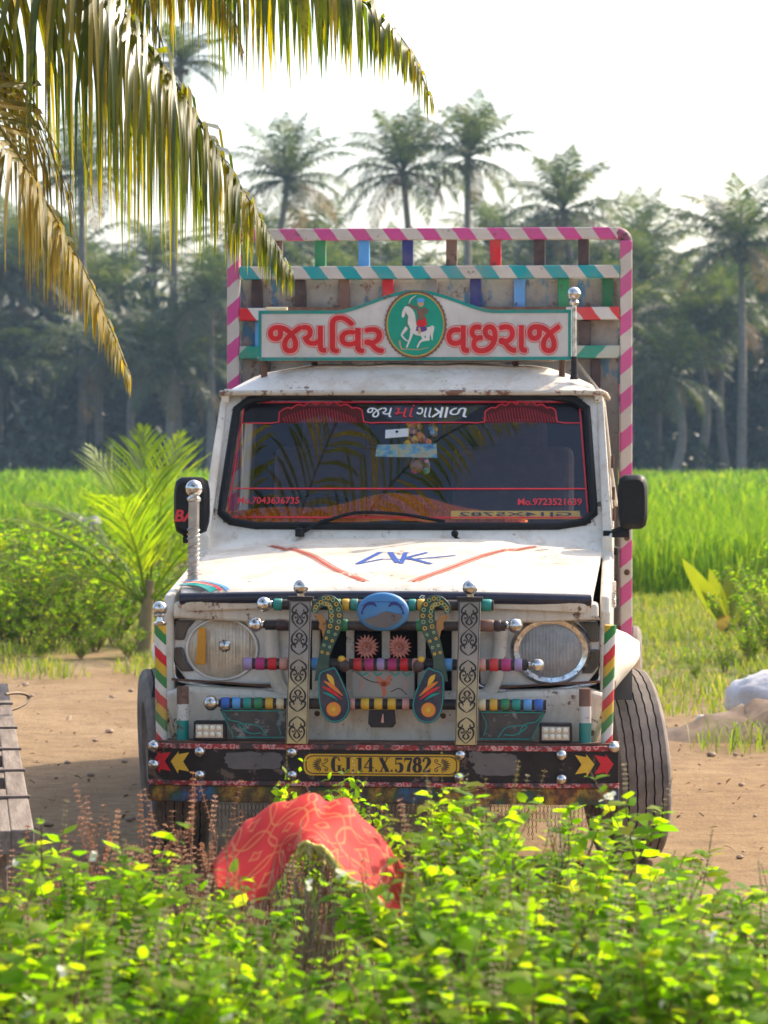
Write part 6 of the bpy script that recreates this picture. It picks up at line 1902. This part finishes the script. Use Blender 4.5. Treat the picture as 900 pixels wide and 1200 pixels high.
wm = MB(); wm.lathe([(0.27, -0.03), (0.30, -0.03), (0.30, 0.03), (0.27, 0.03), (0.27, -0.03)], (0, 0, 0), 'x', 28); wm.lathe([(0.05, -0.06), (0.05, 0.06)], (0, 0, 0), 'x', 12)
for k in range(8):
    a = k * math.pi / 4; wm.tube([(0, 0, 0), (0, 0.28 * math.cos(a), 0.28 * math.sin(a))], 0.018, 6)
WME = wm.mesh('cart_wheel', WOOD, 40)
for x in (-0.26, -1.15):
    w = link('cart_wheel', WME, CT); w.location = (x, 2.2, 0.30)
m = MB(); m.tube([(-0.02 + 0.085 * math.cos(a) * 1.0, 3.6 + 0.35 * math.cos(a * 0.7), zc + 0.01 + 0.03 * math.sin(a)) for a in np.linspace(-1.4, 1.6, 18)], 0.006, 5); m.build('rope_loop', plain('rope', (0.30, 0.22, 0.15), 0.9), CT, smooth=60)

# ================================================================== MIDDLE GROUND, LEFT
# young coconut palm
yp = at(168, 764, 23.4)
YP = empty('young_coconut_palm', (yp.x, 23.4, 0)); tag(YP, 'young coconut palm with upright green fronds beside the lane', 'palm tree')
YG = foliage('young_palm_leaf', [(0.085, 0.145, 0.012), (0.13, 0.190, 0.014), (0.155, 0.21, 0.016), (0.19, 0.215, 0.02)], (2.8, 2.9, 0.45), 0.55, 0.5, 0.25)
m = MB(); m.tube([(0, 0, 0), (0.02, 0, 0.25), (0.05, 0, 0.55)], [0.07, 0.055, 0.03], 8); m.build('trunk', plain('young_palm_trunk', (0.22, 0.17, 0.08), 0.9), YP, smooth=60)
rng = np.random.default_rng(41)
for k, (az, el, L, dr) in enumerate(((170, 62, 1.25, 60), (150, 78, 1.3, 30), (100, 84, 1.35, 15), (60, 80, 1.35, 22), (20, 68, 1.2, 40), (185, 48, 1.3, 45), (250, 70, 1.1, 50), (330, 60, 1.15, 70), (10, 50, 0.9, 80), (210, 40, 0.9, 80))):
    p = arc_path((0.03, 0, 0.35), R(az), R(el), L, R(dr), 9)
    v, f = frond_np(p, 0.50, 44, 0.22, 0.021, rng, 0.012, 0.20, 1.1, 0.08, 2)
    link('frond', mesh_np('frond', v, f, YG), YP)
# weed shrubs along the field edge
WK = [shrub(500 + i, 1.0, 0.85, 17, 0.075, 6, 4, 0.25, 4, 0.02) for i in range(4)]
rw = random.Random(9)
gl = 'tangled sunlit weed shrub on the grassy bank by the young palm'
for i, (u, v, Y, h) in enumerate(((5, 765, 24.0, 0.62), (30, 768, 24.4, 0.78), (62, 765, 23.8, 0.45), (85, 765, 24.6, 0.82), (112, 768, 23.9, 0.38), (135, 768, 24.8, 0.55), (20, 740, 26.5, 0.80), (70, 735, 27.0, 0.86), (115, 735, 26.5, 0.70), (205, 765, 24.6, 0.6), (235, 760, 25.2, 0.65), (200, 735, 27, 0.85), (-20, 755, 25.5, 0.9), (145, 715, 29, 0.95), (60, 705, 30, 0.75), (225, 712, 30, 0.9), (15, 700, 30, 0.8), (100, 700, 31, 0.9), (48, 770, 23.2, 0.25), (95, 772, 23.0, 0.2), (150, 772, 23.1, 0.22))):
    p = at(u, v, Y)
    place_shrub(WK[i % 4], p.x, Y, (h * 1.1, h), rw.uniform(0, 6), 'weed_shrub', gl, 'shrub', 'weed shrubs on the left bank', WEED)
# pale low plants further left
gl2 = 'low pale green plant clump before the crop edge'
for i, (u, Y) in enumerate(((15, 38), (50, 37.5), (85, 38.5), (125, 38), (30, 41), (70, 41.5), (-5, 36.5))):
    place_shrub(WK[(i + 1) % 4], (u - 450) * Y / F_PX, Y, (0.75, 0.42), rw.uniform(0, 6), 'ground_plant', gl2, 'plant', 'low plants before the crop', WEED)
# dark bundle lying at the crop edge
db = at(86, 640, 40)
DB = empty('dark_bundle', (db.x, 40, 0)); tag(DB, 'black and grey bundle lying at the crop edge behind the weeds', 'bundle')
m = MB()
m.sphere((0, 0, 0.58), (0.17, 0.2, 0.15), 18, 12, 0); m.sphere((0.2, 0.02, 0.52), (0.2, 0.2, 0.16), 18, 12, 1)
m.v = [tuple(Vector(p) + Vector((0.03, 0.03, 0.03)) * noise.noise(Vector(p) * 9)) for p in m.v]
m.build('sacking', [plain('black_tarp', (0.012, 0.012, 0.016), 0.5), plain('grey_tarp', (0.10, 0.10, 0.11), 0.6)], DB, smooth=60)
m = MB(); m.sphere((0.02, 0, 0.22), (0.24, 0.2, 0.24), 18, 10)
m.v = [tuple(Vector(p) + Vector((0.03, 0.03, 0.03)) * noise.noise(Vector(p) * 7)) for p in m.v]
m.build('lower_sack', plain('pale_sack', (0.45, 0.43, 0.40), 0.8), DB, smooth=60)

# ================================================================== MIDDLE GROUND, RIGHT
sp_ = at(852, 748, 25.5)
SD = empty('coconut_seedling', (sp_.x, 25.5, 0)); tag(SD, 'coconut seedling with broad unsplit leaves and one yellow leaf', 'plant')
SG = foliage('seedling_leaf', [(0.11, 0.16, 0.015), (0.17, 0.20, 0.02)], (2.4, 2.2, 0.6), 0.5); SY = foliage('seedling_yellow_leaf', [(0.45, 0.28, 0.01), (0.5, 0.32, 0.02)], (1.3, 1.2, 0.4), 0.4)
def broad_leaf(az, el, L, W, droop, mat, z0=0.05):
    p = arc_path((0, 0, z0), R(az), R(el), L, R(droop), 8)
    V, F = [], []
    for i, q in enumerate(p):
        t = i / 8; w = W * (0.12 + math.sin(math.pi * min(1, t * 1.0)) ** 0.8) * (1 if t < .97 else 0.3)
        s = np.array([-math.sin(R(az)), math.cos(R(az)), 0]) * 0.5 + np.array([0.85, 0.1, 0]); s /= np.linalg.norm(s)
        V += [q - s * w / 2, q + np.array([0, 0, -0.02 * w * 10 * .2]), q + s * w / 2]
    for i in range(8):
        for j in range(2):
            a = 3 * i + j; F += [(a, a + 1, a + 4), (a, a + 4, a + 3)]
    link('leaf', mesh_np('leaf', np.array(V), F, mat, smooth=True), SD)
for a in ((165, 62, 0.68, 0.15, 10, SG), (150, 75, 0.52, 0.12, 5, SG), (40, 72, 0.56, 0.13, 8, SG), (10, 50, 0.62, 0.10, 20, SG), (80, 80, 0.50, 0.11, 5, SG), (250, -20, 0.24, 0.10, 40, SY), (200, 66, 0.55, 0.12, 15, SG)): broad_leaf(*a, z0=0.20 if a[5] is SY else 0.06)
m = MB(); m.tube([(0, 0, 0), (0, 0, 0.14)], [0.045, 0.03], 8); m.build('stem', plain('seedling_stem', (0.2, 0.14, 0.05), 0.9), SD, smooth=60)
gl3 = 'bright green weed clump near the seedling and the white sack'
for i, (u, v, Y, h) in enumerate(((880, 775, 22.5, 0.38), (905, 770, 23, 0.5), (900, 745, 25, 0.45), (930, 790, 21.5, 0.5), (870, 745, 26.5, 0.25), (850, 790, 21.5, 0.20), (815, 800, 20.8, 0.16), (930, 735, 27, 0.5))):
    p = at(u, v, Y); place_shrub(WK[i % 4], p.x, Y, (h * 1.0, h * 1.35), rw.uniform(0, 6), 'weed_clump', gl3, 'plant', 'weed clumps on the right verge', WEED)
# soil heap
hp = at(885, 870, 17.2)
SOIL = plain('heaped_soil', (0.155, 0.105, 0.07), 0.95, 0, 0.4, 6, 0.9)
m = MB(); vs, fs = [], []
for j in range(25):
    for i in range(41):
        x, y = -1.1 + 2.2 * i / 40, -0.7 + 1.4 * j / 24
        r2 = (x / 1.05) ** 2 + (y / 0.66) ** 2
        z = 0.20 * max(0, 1 - r2) ** 1.0 + (0.10 * noise.noise(Vector((x * 5, y * 5, 0))) + 0.07 * noise.noise(Vector((x * 13, y * 13, 3)))) * max(0, 1 - r2) - 0.02
        vs.append((x, y, z))
for j in range(24):
    for i in range(40):
        a = j * 41 + i; fs.append((a, a + 1, a + 42, a + 41))
m.add(vs, fs)
o = m.build('soil_heap', SOIL, smooth=180); o.location = (hp.x + 0.40, 16.75, 0); tag(o, 'low heap of brown soil under the white sack', 'soil heap')
# white sack
t = NT('woven_sack'); co = t.coord('Object'); n1 = t.noise(5, co, 5, 0.65)
SACK = t.done(t.bsdf(t.ramp(n1, [(0.3, (0.46, 0.43, 0.42)), (0.7, (0.74, 0.73, 0.74))]), 0.5, 0, t.noise(14, co, 5), 0.6, 0.02))
sk = at(895, 838, 17.6)
m = MB(); m.sphere((0, 0, 0), 1.0, 36, 22)
nv_ = []
for p in m.v:
    v = Vector(p); f_ = lambda c, e: math.copysign(abs(c) ** e, c)
    q = Vector((f_(v.x, 0.75) * 0.34, f_(v.y, 0.8) * 0.22, f_(v.z, 0.85) * 0.155))
    q.z *= 1 + 0.12 * math.sin(v.x * 2.2 + 0.6)
    d = 0.022 * noise.noise(v * 2.5) + 0.010 * noise.noise(v * 7)
    q += v * d
    if q.z < -0.10: q.z = -0.10 - (q.z + 0.10) * 0.1
    nv_.append(tuple(q))
m.v = nv_
SKE = empty('white_sack', (sk.x + 0.13, 17.6, 0.0), R(8)); tag(SKE, 'plump white woven sack lying on the soil heap', 'sack')
b_ = m.build('bag', SACK, SKE, smooth=180); b_.location = (0, 0, 0.125)
m = MB(); m.lathe([(0.035, 0), (0.02, 0.03), (0.05, 0.07)], (0.02, -0.05, 0.27), 'z', 10); m.build('tied_neck', SACK, SKE, smooth=60)
ps = at(821, 852, 17.3)
m = MB(); m.sphere((0, 0, 0.028), (0.03, 0.03, 0.04), 9, 7); m.v = [tuple(Vector(p) + Vector((.01, .01, .01)) * noise.noise(Vector(p) * 40)) for p in m.v]
o = m.build('white_stone', plain('white_stone', (0.65, 0.62, 0.55), 0.8), smooth=50); o.location = (ps.x, 17.3, 0); tag(o, 'small pale stone on the grass beside the soil heap', 'stone')

# ================================================================== HAZE
t = NT('haze_air')
vol = t.n('VolumePrincipled'); vol.inputs['Color'].default_value = (0.50, 0.70, 1.0, 1); vol.inputs['Density'].default_value = 0.00045; vol.inputs['Anisotropy'].default_value = 0.0
HZ = t.done(None, vol.outputs[0])
m = MB(); m.box((0, 420, 12.2), (920, 980, 26.6)); o = m.build('haze', HZ); tag(o, 'thin bluish morning haze over the whole place', 'haze', kind='stuff')
